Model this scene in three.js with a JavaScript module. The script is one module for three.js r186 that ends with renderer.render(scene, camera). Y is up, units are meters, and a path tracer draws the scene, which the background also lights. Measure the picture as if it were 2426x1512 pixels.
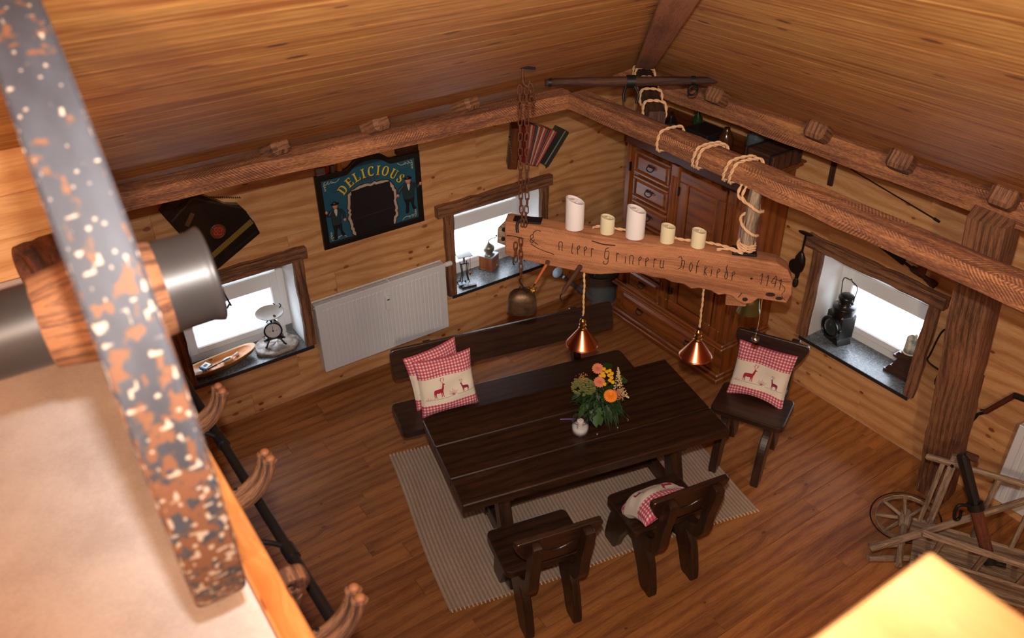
import * as THREE from 'three';
import { mergeGeometries, toCreasedNormals } from 'three/addons/utils/BufferGeometryUtils.js';

// ---------- camera, sky, light, exposure ----------
const scene = new THREE.Scene();
const camera = new THREE.PerspectiveCamera(41.15, 2426 / 1512, 0.05, 100);
camera.position.set(-4.8031, 4.099, 5.2814);
camera.rotation.order = 'YXZ';
camera.rotation.set(-0.5771, -0.5873, -0.0161);
camera.focus = 4.8;
camera.userData.fStop = 3.6;
scene.background = new THREE.Color().setRGB(0.86, 0.97, 1.12);
scene.backgroundIntensity = 13;
const renderer = new THREE.WebGLRenderer({ antialias: true });
renderer.toneMapping = THREE.LinearToneMapping;
renderer.toneMappingExposure = 0.6;
renderer.shadowMap.enabled = true;
// the camera's own flash, sitting above the lens
const flash = new THREE.SpotLight(new THREE.Color().setRGB(1.0, 0.95, 0.88), 58, 0, 0.84, 1.0, 2);
flash.name = 'camera_flash';
flash.position.set(-4.75, 4.25, 5.21);
flash.target.position.set(-1.2, 1.6, 1.0);
flash.shadow.radius = 1.2;
flash.castShadow = true;
scene.add(flash, flash.target);
// warm fill light added over the loft behind the camera, brightens ceiling and room
const fillLight = new THREE.PointLight(new THREE.Color().setRGB(1.0, 0.78, 0.58), 50, 0, 2);
fillLight.name = 'added_fill_light'; fillLight.position.set(-5.9, 4.75, 6.9); fillLight.shadow.radius = 5; fillLight.castShadow = true;
scene.add(fillLight);

// ---------- small kit ----------
function mulberry(a) { return () => { a |= 0; a = (a + 0x6d2b79f5) | 0; let t = Math.imul(a ^ (a >>> 15), 1 | a); t = (t + Math.imul(t ^ (t >>> 7), 61 | t)) ^ t; return ((t ^ (t >>> 14)) >>> 0) / 4294967296; }; }
const rnd = mulberry(20240611);
const rr = (a, b) => a + (b - a) * rnd();
const V = (x, y, z) => new THREE.Vector3(x, y, z);
const names = {};
function numbered(n) { const k = (names[n] = (names[n] ?? -1) + 1); return k ? n + '_' + String(k).padStart(3, '0') : n; }
function thing(name, label, category, pos = [0, 0, 0], rotY = 0, group) {
  const o = new THREE.Group(); o.name = numbered(name); scene.add(o);
  o.position.set(...pos); o.rotation.y = rotY;
  o.userData = { label, category }; if (group) o.userData.group = group;
  return o;
}
function struct(name, label) { const o = new THREE.Group(); o.name = numbered(name); scene.add(o); o.userData = { kind: 'structure' }; if (label) o.userData.label = label; return o; }
function clean(g) {
  let q = g.index ? g.toNonIndexed() : g;
  for (const k of Object.keys(q.attributes)) if (!['position', 'normal', 'uv'].includes(k)) q.deleteAttribute(k);
  if (!q.attributes.uv) q.setAttribute('uv', new THREE.BufferAttribute(new Float32Array(q.attributes.position.count * 2), 2));
  if (!q.attributes.normal) q.computeVertexNormals();
  return q;
}
const merge = (gs) => (Array.isArray(gs) ? (gs.length === 1 ? clean(gs[0]) : mergeGeometries(gs.map(clean))) : clean(gs));
function mesh(parent, name, gs, mat, label) {
  const m = new THREE.Mesh(merge(gs), mat); m.name = parent === scene ? numbered(name) : name; m.castShadow = m.receiveShadow = true;
  parent.add(m); if (label) m.userData.label = label;
  return m;
}
// a thing that is one mesh
function solo(name, gs, mat, label, category, group) { const m = mesh(scene, name, gs, mat); m.userData = { label, category }; if (group) m.userData.group = group; return m; }
function xf(g, p = [0, 0, 0], r = [0, 0, 0], s = [1, 1, 1]) {
  return g.applyMatrix4(new THREE.Matrix4().compose(V(...p), new THREE.Quaternion().setFromEuler(new THREE.Euler(...r)), V(...s)));
}
// box with chamfered edges
function cbox(w, h, d, c = 0.003) {
  const H = [w / 2, h / 2, d / 2]; c = Math.min(c, H[0] * 0.9, H[1] * 0.9, H[2] * 0.9);
  const pos = [], pt = (s, a) => [0, 1, 2].map((i) => s[i] * (i === a ? H[i] : H[i] - c));
  const tri = (a, b, e) => {
    const n = V(...b).sub(V(...a)).cross(V(...e).sub(V(...a)));
    if (n.dot(V(a[0] + b[0] + e[0], a[1] + b[1] + e[1], a[2] + b[2] + e[2])) < 0) [b, e] = [e, b];
    pos.push(...a, ...b, ...e);
  };
  const quad = (a, b, e, f) => { tri(a, b, e); tri(a, e, f); };
  for (let a = 0; a < 3; a++) for (const s of [-1, 1]) {
    const b = (a + 1) % 3, e = (a + 2) % 3, mk = (x, y) => { const q = [0, 0, 0]; q[a] = s; q[b] = x; q[e] = y; return pt(q, a); };
    quad(mk(-1, -1), mk(1, -1), mk(1, 1), mk(-1, 1));
    for (const s2 of [-1, 1]) { const f = (t, ax) => { const q = [0, 0, 0]; q[a] = s; q[b] = s2; q[e] = t; return pt(q, ax); }; quad(f(-1, a), f(1, a), f(1, b), f(-1, b)); }
  }
  for (const x of [-1, 1]) for (const y of [-1, 1]) for (const z of [-1, 1]) tri(pt([x, y, z], 0), pt([x, y, z], 1), pt([x, y, z], 2));
  const g = new THREE.BufferGeometry(); g.setAttribute('position', new THREE.Float32BufferAttribute(pos, 3)); g.computeVertexNormals();
  return g;
}
// uv in metres / tile, u along the grain axis
function uvg(g, grain = 0, tile = [1.6, 0.8], off) {
  g = clean(g); const p = g.attributes.position, n = p.count, uv = new Float32Array(n * 2), o = off ?? [rnd(), rnd()];
  const a = V(), b = V(), c = V();
  for (let i = 0; i < n; i += 3) {
    a.fromBufferAttribute(p, i); b.fromBufferAttribute(p, i + 1); c.fromBufferAttribute(p, i + 2);
    const m = b.clone().sub(a).cross(c.clone().sub(a)), N = [Math.abs(m.x), Math.abs(m.y), Math.abs(m.z)];
    let ax = N.indexOf(Math.max(...N)), u = grain, v;
    if (ax === grain) { u = (ax + 1) % 3; v = (ax + 2) % 3; } else v = 3 - ax - grain;
    [a, b, c].forEach((q, k) => { const e = [q.x, q.y, q.z]; uv[(i + k) * 2] = e[u] / tile[0] + o[0]; uv[(i + k) * 2 + 1] = e[v] / tile[1] + o[1]; });
  }
  g.setAttribute('uv', new THREE.BufferAttribute(uv, 2));
  return g;
}
const wbox = (w, h, d, grain = 0, c = 0.003, tile) => uvg(cbox(w, h, d, c), grain, tile);
const at = (g, x, y, z, rx = 0, ry = 0, rz = 0) => xf(g, [x, y, z], [rx, ry, rz]);
// orients a geometry whose long axis is x so that it runs from p to q
function along(g, p, q, up = V(0, 1, 0)) {
  const X = q.clone().sub(p).normalize(); let Z = X.clone().cross(up); if (Z.lengthSq() < 1e-6) Z = X.clone().cross(V(1, 0, 0)); Z.normalize();
  const Y = Z.clone().cross(X), m = new THREE.Matrix4().makeBasis(X, Y, Z); m.setPosition(p.clone().add(q).multiplyScalar(0.5));
  return g.applyMatrix4(m);
}
const bar = (p, q, h, w, c = 0.003, up) => along(wbox(p.distanceTo(q), h, w, 0, c), p, q, up);
function rod(p, q, r1, r2 = r1, seg = 12) { const L = p.distanceTo(q), g = new THREE.CylinderGeometry(r2, r1, L, seg); g.rotateZ(-Math.PI / 2); return along(uvg(g, 0), p, q); }
const lathe = (pts, seg = 32) => new THREE.LatheGeometry(pts.map(([x, y]) => new THREE.Vector2(Math.max(x, 0.00001), y)), seg);
function tube(pts, r, seg = 40, rad = 8, closed = false) { return new THREE.TubeGeometry(new THREE.CatmullRomCurve3(pts.map((p) => (p.isVector3 ? p : V(...p))), closed, 'centripetal'), seg, r, rad, closed); }
function poly(pts) { const s = new THREE.Shape(); pts.forEach(([x, y], i) => (i ? s.lineTo(x, y) : s.moveTo(x, y))); s.closePath(); return s; }
function spl(pts) { const c = new THREE.CatmullRomCurve3(pts.map(([x, y]) => V(x, y, 0)), true, 'centripetal'); return poly(c.getPoints(pts.length * 6).map((p) => [p.x, p.y])); }
function extr(shape, depth, bev = 0.003, seg = 1) {
  const g = new THREE.ExtrudeGeometry(shape, { depth: depth - 2 * bev, bevelEnabled: bev > 0, bevelThickness: bev, bevelSize: bev, bevelOffset: -bev, bevelSegments: seg, curveSegments: 10 });
  g.translate(0, 0, -(depth - 2 * bev) / 2); return g;
}
function rrect(w, h, r) {
  const s = new THREE.Shape(), x = w / 2, y = h / 2; s.moveTo(-x + r, -y); s.lineTo(x - r, -y); s.quadraticCurveTo(x, -y, x, -y + r); s.lineTo(x, y - r); s.quadraticCurveTo(x, y, x - r, y); s.lineTo(-x + r, y); s.quadraticCurveTo(-x, y, -x, y - r); s.lineTo(-x, -y + r); s.quadraticCurveTo(-x, -y, -x + r, -y); return s;
}
// twisted rope: strands winding round a path
function rope(pts, r, perM = 22, closed = false, strands = 2) {
  const cv = new THREE.CatmullRomCurve3(pts.map((p) => (p.isVector3 ? p : V(...p))), closed, 'centripetal'), L = cv.getLength(), n = Math.ceil(L * perM * 4) + 4, out = [];
  const fr = cv.computeFrenetFrames(n, closed), P = cv.getSpacedPoints(n);
  for (let k = 0; k < strands; k++) {
    const q = P.map((p, i) => { const a = (i / n) * L * perM * Math.PI + (k / strands) * Math.PI * 2; return p.clone().addScaledVector(fr.normals[i], Math.cos(a) * r * 0.5).addScaledVector(fr.binormals[i], Math.sin(a) * r * 0.5); });
    out.push(new THREE.TubeGeometry(new THREE.CatmullRomCurve3(q), n, r * 0.62, 6));
  }
  return merge(out);
}

// ---------- computed textures ----------
function hash(x, y, s) { let h = Math.imul(x, 374761393) + Math.imul(y, 668265263) + Math.imul(s, 2147483647) | 0; h = Math.imul(h ^ (h >>> 13), 1274126177); h ^= h >>> 16; return (h >>> 0) / 4294967296; }
function vn(x, y, px, py, s) { // value noise, periodic
  const xi = Math.floor(x), yi = Math.floor(y), fx = x - xi, fy = y - yi, u = fx * fx * (3 - 2 * fx), v = fy * fy * (3 - 2 * fy);
  const X0 = ((xi % px) + px) % px, X1 = (X0 + 1) % px, Y0 = ((yi % py) + py) % py, Y1 = (Y0 + 1) % py;
  const a = hash(X0, Y0, s), b = hash(X1, Y0, s), c = hash(X0, Y1, s), d = hash(X1, Y1, s);
  return a + (b - a) * u + (c - a) * v + (a - b - c + d) * u * v;
}
function fbm(u, v, fx, fy, o, s) { let t = 0, w = 0, a = 1; for (let i = 0; i < o; i++) { t += a * vn(u * fx, v * fy, fx, fy, s + i); w += a; a *= 0.55; fx *= 2; fy *= 2; } return t / w; }
const clamp = (x, a = 0, b = 1) => Math.min(b, Math.max(a, x)), mix = (a, b, t) => a + (b - a) * t, sstep = (a, b, x) => { const t = clamp((x - a) / (b - a)); return t * t * (3 - 2 * t); };
function tex(w, h, f, srgb = true) {
  const d = new Uint8Array(w * h * 4);
  for (let j = 0, i = 0; j < h; j++) for (let k = 0; k < w; k++, i += 4) { const c = f((k + 0.5) / w, (j + 0.5) / h); d[i] = clamp(c[0], 0, 255); d[i + 1] = clamp(c[1], 0, 255); d[i + 2] = clamp(c[2], 0, 255); d[i + 3] = 255; }
  const t = new THREE.DataTexture(d, w, h); t.wrapS = t.wrapT = THREE.RepeatWrapping; t.magFilter = THREE.LinearFilter; t.minFilter = THREE.LinearMipmapLinearFilter; t.generateMipmaps = true;
  if (srgb) t.colorSpace = THREE.SRGBColorSpace; t.needsUpdate = true; return t;
}
function wood({ w = 1024, h = 512, seed, c0, c1, rings = 14, ringAmt = 0.6, pow = 2.5, fib = 0.5, blotch = 0.4, warp = 0.07, knots = 0, kr = 0.012, kc = [90, 45, 20], saw = 0, streak = 0, streakC, tile = [1.6, 0.8] }) {
  const R = mulberry(seed * 7919 + 3), K = [];
  for (let i = 0; i < knots; i++) K.push([R(), R(), kr * (0.4 + 0.9 * R()), 0.5 + 0.5 * R()]);
  return tex(w, h, (u, v) => {
    let v2 = v + (fbm(u, v, 2, 3, 2, seed) - 0.5) * warp * 2, km = 0, halo = 0;
    for (const [ku, kv, r, dk] of K) {
      let du = u - ku, dv = v - kv; du -= Math.round(du); dv -= Math.round(dv);
      du *= tile[0]; dv *= tile[1]; const q = Math.hypot(du * 0.62, dv) / r;
      if (q < 7) { const e = Math.exp(-q * q / 7); v2 += (dv / tile[1]) * e * 1.1; halo = Math.max(halo, e * dk * 0.5); km = Math.max(km, (1 - sstep(0.7, 1.15, q + 0.25 * vn(u * 64, v * 64, 64, 64, seed))) * dk); }
    }
    const ring = Math.pow(0.5 + 0.5 * Math.cos(Math.PI * 2 * v2 * rings), pow);
    const f = vn(u * 24, v2 * 200, 24, 200, seed + 5), f2 = vn(u * 90, v2 * 400, 90, 400, seed + 6);
    let t = ring * ringAmt + (f - 0.5) * fib + (f2 - 0.5) * fib * 0.6 + (fbm(u, v, 3, 4, 3, seed + 9) - 0.5) * blotch * 2 + 0.25 + halo * 0.5;
    if (saw) { const m = sstep(0.42, 0.62, fbm(u, v, 6, 4, 3, seed + 11)), dirn = fbm(u, v, 3, 2, 1, seed + 13) - 0.5; t += saw * m * (Math.sin(Math.PI * 2 * (u * 96 + v * (dirn > 0 ? 30 : -22) + 0.6 * vn(u * 12, v * 12, 12, 12, seed + 2))) > 0.1 ? 1 : -0.7) * 0.5 + saw * (vn(u * 128, v * 128, 128, 128, seed + 3) - 0.5) * 0.7; }
    t = clamp(t); let c = [0, 1, 2].map((i) => mix(c0[i], c1[i], t));
    if (streak) { const s = sstep(0.74, 0.9, vn(u * 5, v2 * 60, 5, 60, seed + 21)) * streak; c = c.map((x, i) => mix(x, streakC[i], s)); }
    return c.map((x, i) => mix(x, kc[i], km));
  });
}
function std(o) { return new THREE.MeshStandardMaterial(o); }
function phys(o) { return new THREE.MeshPhysicalMaterial(o); }
const hex = (r, g, b) => new THREE.Color().setRGB(r / 255, g / 255, b / 255, THREE.SRGBColorSpace);
function woodMats(map, tints, rough = 0.6, bump = 0.0006, extra = {}) { return tints.map((t) => phys({ map, bumpMap: map, bumpScale: bump, roughness: rough, color: new THREE.Color().setRGB(t, t * 0.985, t * 0.96), ...extra })); }
const pick = (a) => a[Math.floor(rnd() * a.length)];

const T = {
  pine: wood({ seed: 1, c0: [224, 176, 124], c1: [184, 124, 74], rings: 9, ringAmt: 0.5, pow: 2, fib: 0.35, blotch: 0.35, knots: 16, kr: 0.014, kc: [118, 62, 30] }),
  ceil: wood({ seed: 2, c0: [226, 172, 98], c1: [176, 112, 52], rings: 26, ringAmt: 0.35, pow: 1.5, fib: 0.85, blotch: 0.45, warp: 0.03, knots: 12, kr: 0.011, kc: [92, 48, 26], streak: 0.55, streakC: [150, 78, 30], w: 2048, h: 1024 }),
  floor: wood({ seed: 3, c0: [176, 116, 62], c1: [122, 70, 32], rings: 9, ringAmt: 0.45, pow: 2, fib: 0.5, blotch: 0.5, knots: 5, kr: 0.01, kc: [70, 38, 18] }),
  dark: wood({ seed: 4, c0: [66, 40, 25], c1: [32, 18, 12], rings: 12, ringAmt: 0.4, fib: 0.7, blotch: 0.4 }),
  beam: wood({ seed: 5, c0: [190, 128, 80], c1: [106, 62, 44], rings: 8, ringAmt: 0.25, fib: 0.5, blotch: 0.6, saw: 0.75 }),
  old: wood({ seed: 6, c0: [148, 100, 66], c1: [78, 48, 32], rings: 12, ringAmt: 0.45, fib: 0.9, blotch: 0.6, warp: 0.05, streak: 0.6, streakC: [62, 36, 28] }),
  cup: wood({ seed: 7, c0: [158, 88, 36], c1: [100, 48, 16], rings: 9, ringAmt: 0.5, fib: 0.45, blotch: 0.5, knots: 3, kr: 0.01, kc: [70, 30, 12] }),
  grey: wood({ seed: 8, c0: [166, 142, 116], c1: [98, 80, 64], rings: 14, ringAmt: 0.4, fib: 0.9, blotch: 0.5 }),
  hung: wood({ seed: 9, c0: [182, 122, 82], c1: [128, 78, 48], rings: 8, ringAmt: 0.4, fib: 0.6, blotch: 0.5, knots: 3, kr: 0.012, kc: [60, 36, 26], saw: 0.15 }),
  birch: wood({ seed: 10, c0: [196, 160, 110], c1: [172, 130, 80], rings: 6, ringAmt: 0.4, fib: 0.3, blotch: 0.35 }),
};
const M = {
  pine: woodMats(T.pine, [1, 0.94, 1.03, 0.88], 0.55, 0.0005),
  ceil: woodMats(T.ceil, [1, 0.95, 1.04, 0.91], 0.6, 0.0012),
  floor: woodMats(T.floor, [1, 0.9, 1.06, 0.95], 0.55, 0.0004),
  dark: phys({ map: T.dark, roughness: 0.38, bumpMap: T.dark, bumpScale: 0.0004, clearcoat: 0.25, clearcoatRoughness: 0.35 }),
  beam: phys({ map: T.beam, roughness: 0.85, bumpMap: T.beam, bumpScale: 0.004 }),
  beamTop: phys({ map: T.beam, roughness: 0.9, bumpMap: T.beam, bumpScale: 0.003, color: hex(150, 128, 128) }),
  old: phys({ map: T.old, roughness: 0.8, bumpMap: T.old, bumpScale: 0.003 }),
  oldDark: phys({ map: T.old, roughness: 0.75, bumpMap: T.old, bumpScale: 0.003, color: hex(150, 130, 120) }),
  cup: phys({ map: T.cup, roughness: 0.32, clearcoat: 0.3, clearcoatRoughness: 0.3 }),
  cupDark: phys({ map: T.cup, roughness: 0.35, color: hex(190, 175, 165), clearcoat: 0.25, clearcoatRoughness: 0.3 }),
  grey: phys({ map: T.grey, roughness: 0.85, bumpMap: T.grey, bumpScale: 0.002 }),
  hung: phys({ map: T.hung, roughness: 0.8, bumpMap: T.hung, bumpScale: 0.002 }),
  birch: phys({ map: T.birch, roughness: 0.45 }),
  fascia: phys({ map: T.pine, roughness: 0.45, color: hex(255, 226, 190) }),
  white: phys({ color: hex(232, 232, 230), roughness: 0.45 }),
  radiator: phys({ color: hex(226, 228, 232), roughness: 0.38, clearcoat: 0.3 }),
  plaster: std({ color: hex(214, 206, 194), roughness: 0.9 }),
  black: phys({ color: hex(26, 24, 23), roughness: 0.4 }),
  blackIron: phys({ color: hex(38, 35, 34), roughness: 0.5, metalness: 0.5 }),
  brass: phys({ color: hex(205, 165, 85), roughness: 0.22, metalness: 1 }),
  dullBrass: phys({ color: hex(160, 135, 80), roughness: 0.4, metalness: 0.9 }),
  steel: phys({ color: hex(190, 190, 188), roughness: 0.3, metalness: 1 }),
  copper: phys({ color: hex(214, 134, 92), roughness: 0.26, metalness: 1 }),
  zinc: phys({ color: hex(128, 136, 142), roughness: 0.55, metalness: 0.55 }),
  rope: std({ color: hex(214, 170, 128), roughness: 0.95 }),
  cord: std({ color: hex(216, 178, 126), roughness: 0.95 }),
  wax: phys({ color: hex(236, 226, 222), roughness: 0.5, transmission: 0 }),
  waxCream: phys({ color: hex(226, 212, 172), roughness: 0.5 }),
  glass: phys({ color: 0xffffff, roughness: 0.02, transmission: 1, thickness: 0, ior: 1.5 }),
  leaf: phys({ color: hex(64, 104, 34), roughness: 0.5, transmission: 0.3 }),
  leafDark: phys({ color: hex(42, 74, 30), roughness: 0.55, transmission: 0.3 }),
};
// rust, granite, carpet, mottled iron
function noiseTex(seed, list, f1 = 8, f2 = 60, size = 512) { // list of colours blended by noise
  return tex(size, size, (u, v) => { const t = clamp(fbm(u, v, f1, f1, 4, seed) * 0.7 + vn(u * f2, v * f2, f2, f2, seed + 40) * 0.3 + (fbm(u, v, f1, f1, 4, seed) - 0.5) * 0.9) * (list.length - 1), i = Math.min(list.length - 2, Math.floor(t)), q = t - i; return [0, 1, 2].map((k) => mix(list[i][k], list[i + 1][k], q)); });
}
T.rust = noiseTex(31, [[52, 34, 28], [96, 52, 32], [130, 74, 42]]);
T.bell = noiseTex(32, [[62, 48, 38], [92, 70, 50], [112, 86, 60]], 5, 40);
T.granite = noiseTex(33, [[66, 70, 74], [104, 108, 112], [150, 152, 152]], 60, 200);
T.carpet = noiseTex(34, [[186, 178, 176], [202, 196, 194], [216, 210, 208]], 6, 200);
T.tyre = tex(1024, 512, (u, v) => { // dark paint over iron, pale flecks and rust where it has worn
  const a = fbm(u, v, 18, 6, 4, 51), wear = sstep(0.2, 0.62, u) * 0.34, fl = vn(u * 200, v * 24, 200, 24, 52), fl2 = fbm(u, v, 90, 14, 3, 53);
  let c = [mix(54, 96, a), mix(54, 102, a), mix(60, 112, a)];
  const rustA = sstep(0.66 - wear, 0.82 - wear, fl2); c = [mix(c[0], 150, rustA), mix(c[1], 96, rustA), mix(c[2], 62, rustA)];
  const pale = sstep(0.84 - wear * 0.5, 0.93 - wear * 0.5, fl); c = [mix(c[0], 232, pale), mix(c[1], 206, pale), mix(c[2], 176, pale)];
  return c;
});
Object.assign(M, {
  rust: phys({ map: T.rust, roughness: 0.75, metalness: 0.35, bumpMap: T.rust, bumpScale: 0.001 }),
  bell: phys({ map: T.bell, roughness: 0.5, metalness: 0.7 }),
  granite: phys({ map: T.granite, roughness: 0.3 }),
  graniteEdge: phys({ color: hex(40, 42, 46), roughness: 0.4 }),
  carpet: std({ map: T.carpet, roughness: 1, bumpMap: T.carpet, bumpScale: 0.004 }),
  tyre: phys({ map: T.tyre, color: hex(176, 178, 186), roughness: 0.72, metalness: 0.0, bumpMap: T.tyre, bumpScale: 0.0015 }),
  hubIron: phys({ color: hex(58, 56, 56), roughness: 0.4, metalness: 0.3 }),
});
// ---------- the room ----------
const CA = (z) => 1.9 + 0.5 * z, CB = (x) => 1.91 - 0.58 * x;   // the two sloping ceilings
const hipX = (z) => (0.01 - 0.5 * z) / 0.58, hipZ = (x) => (0.01 - 0.58 * x) / 0.5;
const XW = -9, ZW = 9, LOFT = 2.87;
// oak floor, boards running along x
{
  const f = struct('floor', 'oak plank floor'); let row = 0;
  mesh(f, 'subfloor', at(cbox(9.4, 0.2, 9.4, 0.01), -4.5, -0.12, 4.5), M.plaster);
  for (let z = 0; z < 5.1; z += 0.148, row++) {
    let x = -5.9 - rr(0, 1.6);
    while (x < 0) {
      const L = Math.min(rr(1.3, 2.2), -x); if (-x - L < 0.25 && L < 2.5) { }
      mesh(f, 'plank', at(uvg(cbox(L - 0.0012, 0.018, 0.1468, 0.0012), 0), x + L / 2, -0.009, z + 0.074), pick(M.floor)); x += L; if (L < 0.05) break;
    }
  }
  mesh(f, 'back_floor', at(uvg(cbox(9, 0.02, 3.86, 0.002), 0), -4.5, -0.0105, 7.07), M.floor[0]);
}
// plank cladding of a wall with openings cut out; local x along the wall, z into the room
const PITCH = 0.195;
function cladding(parent, x0, x1, yTop, holes) {
  for (let k = 0; k * PITCH < yTop; k++) {
    const y0 = k * PITCH, y1 = Math.min(y0 + PITCH, yTop); let x = x0;
    while (x < x1 - 0.01) {
      let L = Math.min(rr(1.9, 3.6), x1 - x); if (x1 - x - L < 0.5) L = x1 - x;
      const mat = pick(M.pine);
      let rects = [[x, y0, x + L, y1]];
      for (const h of holes) rects = rects.flatMap(([a, b, c, d]) => {
        if (c <= h[0] || a >= h[2] || d <= h[1] || b >= h[3]) return [[a, b, c, d]];
        const out = []; if (a < h[0]) out.push([a, b, h[0], d]); if (c > h[2]) out.push([h[2], b, c, d]);
        const l = Math.max(a, h[0]), r = Math.min(c, h[2]); if (b < h[1]) out.push([l, b, r, h[1]]); if (d > h[3]) out.push([l, h[3], r, d]); return out;
      });
      for (const [a, b, c, d] of rects) if (c - a > 0.004 && d - b > 0.004) mesh(parent, 'plank', at(uvg(cbox(c - a - 0.0008, d - b - 0.001, 0.02, 0.0016), 0), (a + c) / 2, (b + d) / 2, -0.01), mat);
      x += L;
    }
  }
}
function shell(parent, x0, x1, yTop, holes, depth = 0.32) { // masonry behind the planks, round the openings
  const gs = [], hs = holes.map((h) => [h[0] - 0.014, h[1], h[2] + 0.014, h[3] + 0.014]).sort((a, b) => a[0] - b[0]); let x = x0;
  for (const h of hs) { gs.push(at(cbox(h[0] - x, yTop + 0.1, depth, 0.001), (x + h[0]) / 2, yTop / 2, -0.02 - depth / 2)); gs.push(at(cbox(h[2] - h[0], h[1], depth, 0.001), (h[0] + h[2]) / 2, h[1] / 2, -0.02 - depth / 2)); gs.push(at(cbox(h[2] - h[0], yTop - h[3] + 0.05, depth, 0.001), (h[0] + h[2]) / 2, (h[3] + yTop + 0.05) / 2, -0.02 - depth / 2)); x = h[2]; }
  gs.push(at(cbox(x1 - x, yTop + 0.1, depth, 0.001), (x + x1) / 2, yTop / 2, -0.02 - depth / 2));
  mesh(parent, 'masonry', gs, M.plaster);
}
const SILL = 0.45, HEAD = 1.185;
const holesA = [[-4.0, SILL - 0.03, -3.163, HEAD], [-1.853, SILL - 0.03, -1.0, HEAD]];
const wallA = struct('wall_left', 'pine plank wall with two small deep windows');
cladding(wallA, -6.4, 0, 1.93, holesA); shell(wallA, -9.3, 0.35, 1.93, holesA);
const wallB = struct('wall_right', 'pine plank wall with the lantern window'); wallB.rotation.y = -Math.PI / 2;   // local x = world z, local z = -world x
const holesB = [[2.105, SILL - 0.03, 2.945, HEAD]];
cladding(wallB, 0, 5.4, 1.93, holesB); shell(wallB, 0, 9.3, 1.93, holesB);
// far walls behind the camera close the room
{
  const s = struct('wall_back', 'plastered wall behind the loft');
  mesh(s, 'wall_panel', at(cbox(9.6, 8.2, 0.3, 0.01), -4.5, 3.9, ZW + 0.16), M.plaster);
  const t = struct('wall_side', 'plastered end wall of the loft');
  mesh(t, 'wall_panel', at(cbox(0.3, 8.2, 9.6, 0.01), XW - 0.16, 3.9, 4.6), M.plaster);
}
// windows: frame, sash, glazing, white reveal boards, granite sill and rough timber surround
function windowUnit(n, x0, x1, parentRot, pos, tell) {
  const s = struct('window_' + n, tell); s.position.set(...pos); s.rotation.y = parentRot;
  const w = x1 - x0, cx = (x0 + x1) / 2, zf = -0.29;
  const box = (a, b, c, d, z, t, ch = 0.004) => at(cbox(c - a, d - b, t, ch), (a + c) / 2, (b + d) / 2, z);
  // fixed frame with the tall shutter box on top, and the opening sash
  mesh(s, 'window_frame', [box(x0, SILL - 0.03, x0 + 0.06, HEAD, zf, 0.07), box(x1 - 0.06, SILL - 0.03, x1, HEAD, zf, 0.07), box(x0, SILL - 0.03, x1, SILL + 0.06, zf, 0.07), box(x0, 1.0, x1, HEAD, zf, 0.07)], M.white);
  mesh(s, 'sash', [box(x0 + 0.055, SILL + 0.055, x0 + 0.118, 0.985, zf + 0.012, 0.07, 0.008), box(x1 - 0.118, SILL + 0.055, x1 - 0.055, 0.985, zf + 0.012, 0.07, 0.008), box(x0 + 0.11, SILL + 0.055, x1 - 0.11, 0.565, zf + 0.012, 0.07, 0.008), box(x0 + 0.11, 0.865, x1 - 0.11, 0.985, zf + 0.012, 0.07, 0.008)], M.white);
  mesh(s, 'glass', at(new THREE.PlaneGeometry(w - 0.23, 0.31), cx, 0.715, zf), M.glass);
  mesh(s, 'reveal_board', [box(x0 - 0.012, SILL, x0, HEAD, -0.145, 0.29, 0.001), box(x1, SILL, x1 + 0.012, HEAD, -0.145, 0.29, 0.001), box(x0, HEAD, x1, HEAD + 0.012, -0.145, 0.29, 0.001)], M.white);
  mesh(s, 'window_sill', [uvg(box(x0 - 0.045, SILL - 0.026, x1 + 0.045, SILL, 0.018, 0.056, 0.002), 0, [0.5, 0.5]), uvg(box(x0, SILL - 0.026, x1, SILL - 0.0005, -0.13, 0.26, 0.001), 0, [0.5, 0.5])], M.granite);
  mesh(s, 'sill_edge', box(x0 - 0.046, SILL - 0.028, x1 + 0.046, SILL - 0.001, 0.0465, 0.004, 0.001), M.graniteEdge);
  // wany surround: outlines wobble a little
  const R = mulberry(n * 77 + 5), wav = (a, b, k, amp) => Array.from({ length: k + 1 }, (_, i) => [mix(a, b, i / k), (R() - 0.5) * amp]);
  const jamb = (xa, xb) => { const lo = SILL - 0.002, hi = HEAD + 0.002, L = wav(lo, hi, 8, 0.012).map(([y, d]) => [xa + d, y]), Q = wav(hi, lo, 8, 0.012).map(([y, d]) => [xb + d, y]); return uvg(at(extr(poly([...L, ...Q]), 0.045, 0.004), 0, 0, 0.024), 1, [1.2, 0.5]); };
  mesh(s, 'surround_jamb', jamb(x0 - 0.072, x0 + 0.004), M.old); mesh(s, 'surround_jamb', jamb(x1 - 0.004, x1 + 0.072), M.old);
  const a = wav(x0 - 0.14, x1 + 0.105, 14, 0.01).map(([x, d]) => [x, HEAD - 0.004 + d]), b = wav(x1 + 0.105, x0 - 0.14, 14, 0.012).map(([x, d]) => [x, HEAD + 0.085 + d]);
  mesh(s, 'surround_lintel', uvg(at(extr(poly([...a, ...b]), 0.06, 0.005), 0, 0, 0.031), 0, [1.2, 0.5]), M.old);
  return s;
}
windowUnit(1, -4.0, -3.163, 0, [0, 0, 0], 'small deep window with the kitchen scale on its sill');
windowUnit(2, -1.853, -1.0, 0, [0, 0, 0], 'small deep window behind the hanging beam');
windowUnit(3, 2.105, 2.945, -Math.PI / 2, [0, 0, 0], 'small deep window with the railway lantern on its sill');
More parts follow.
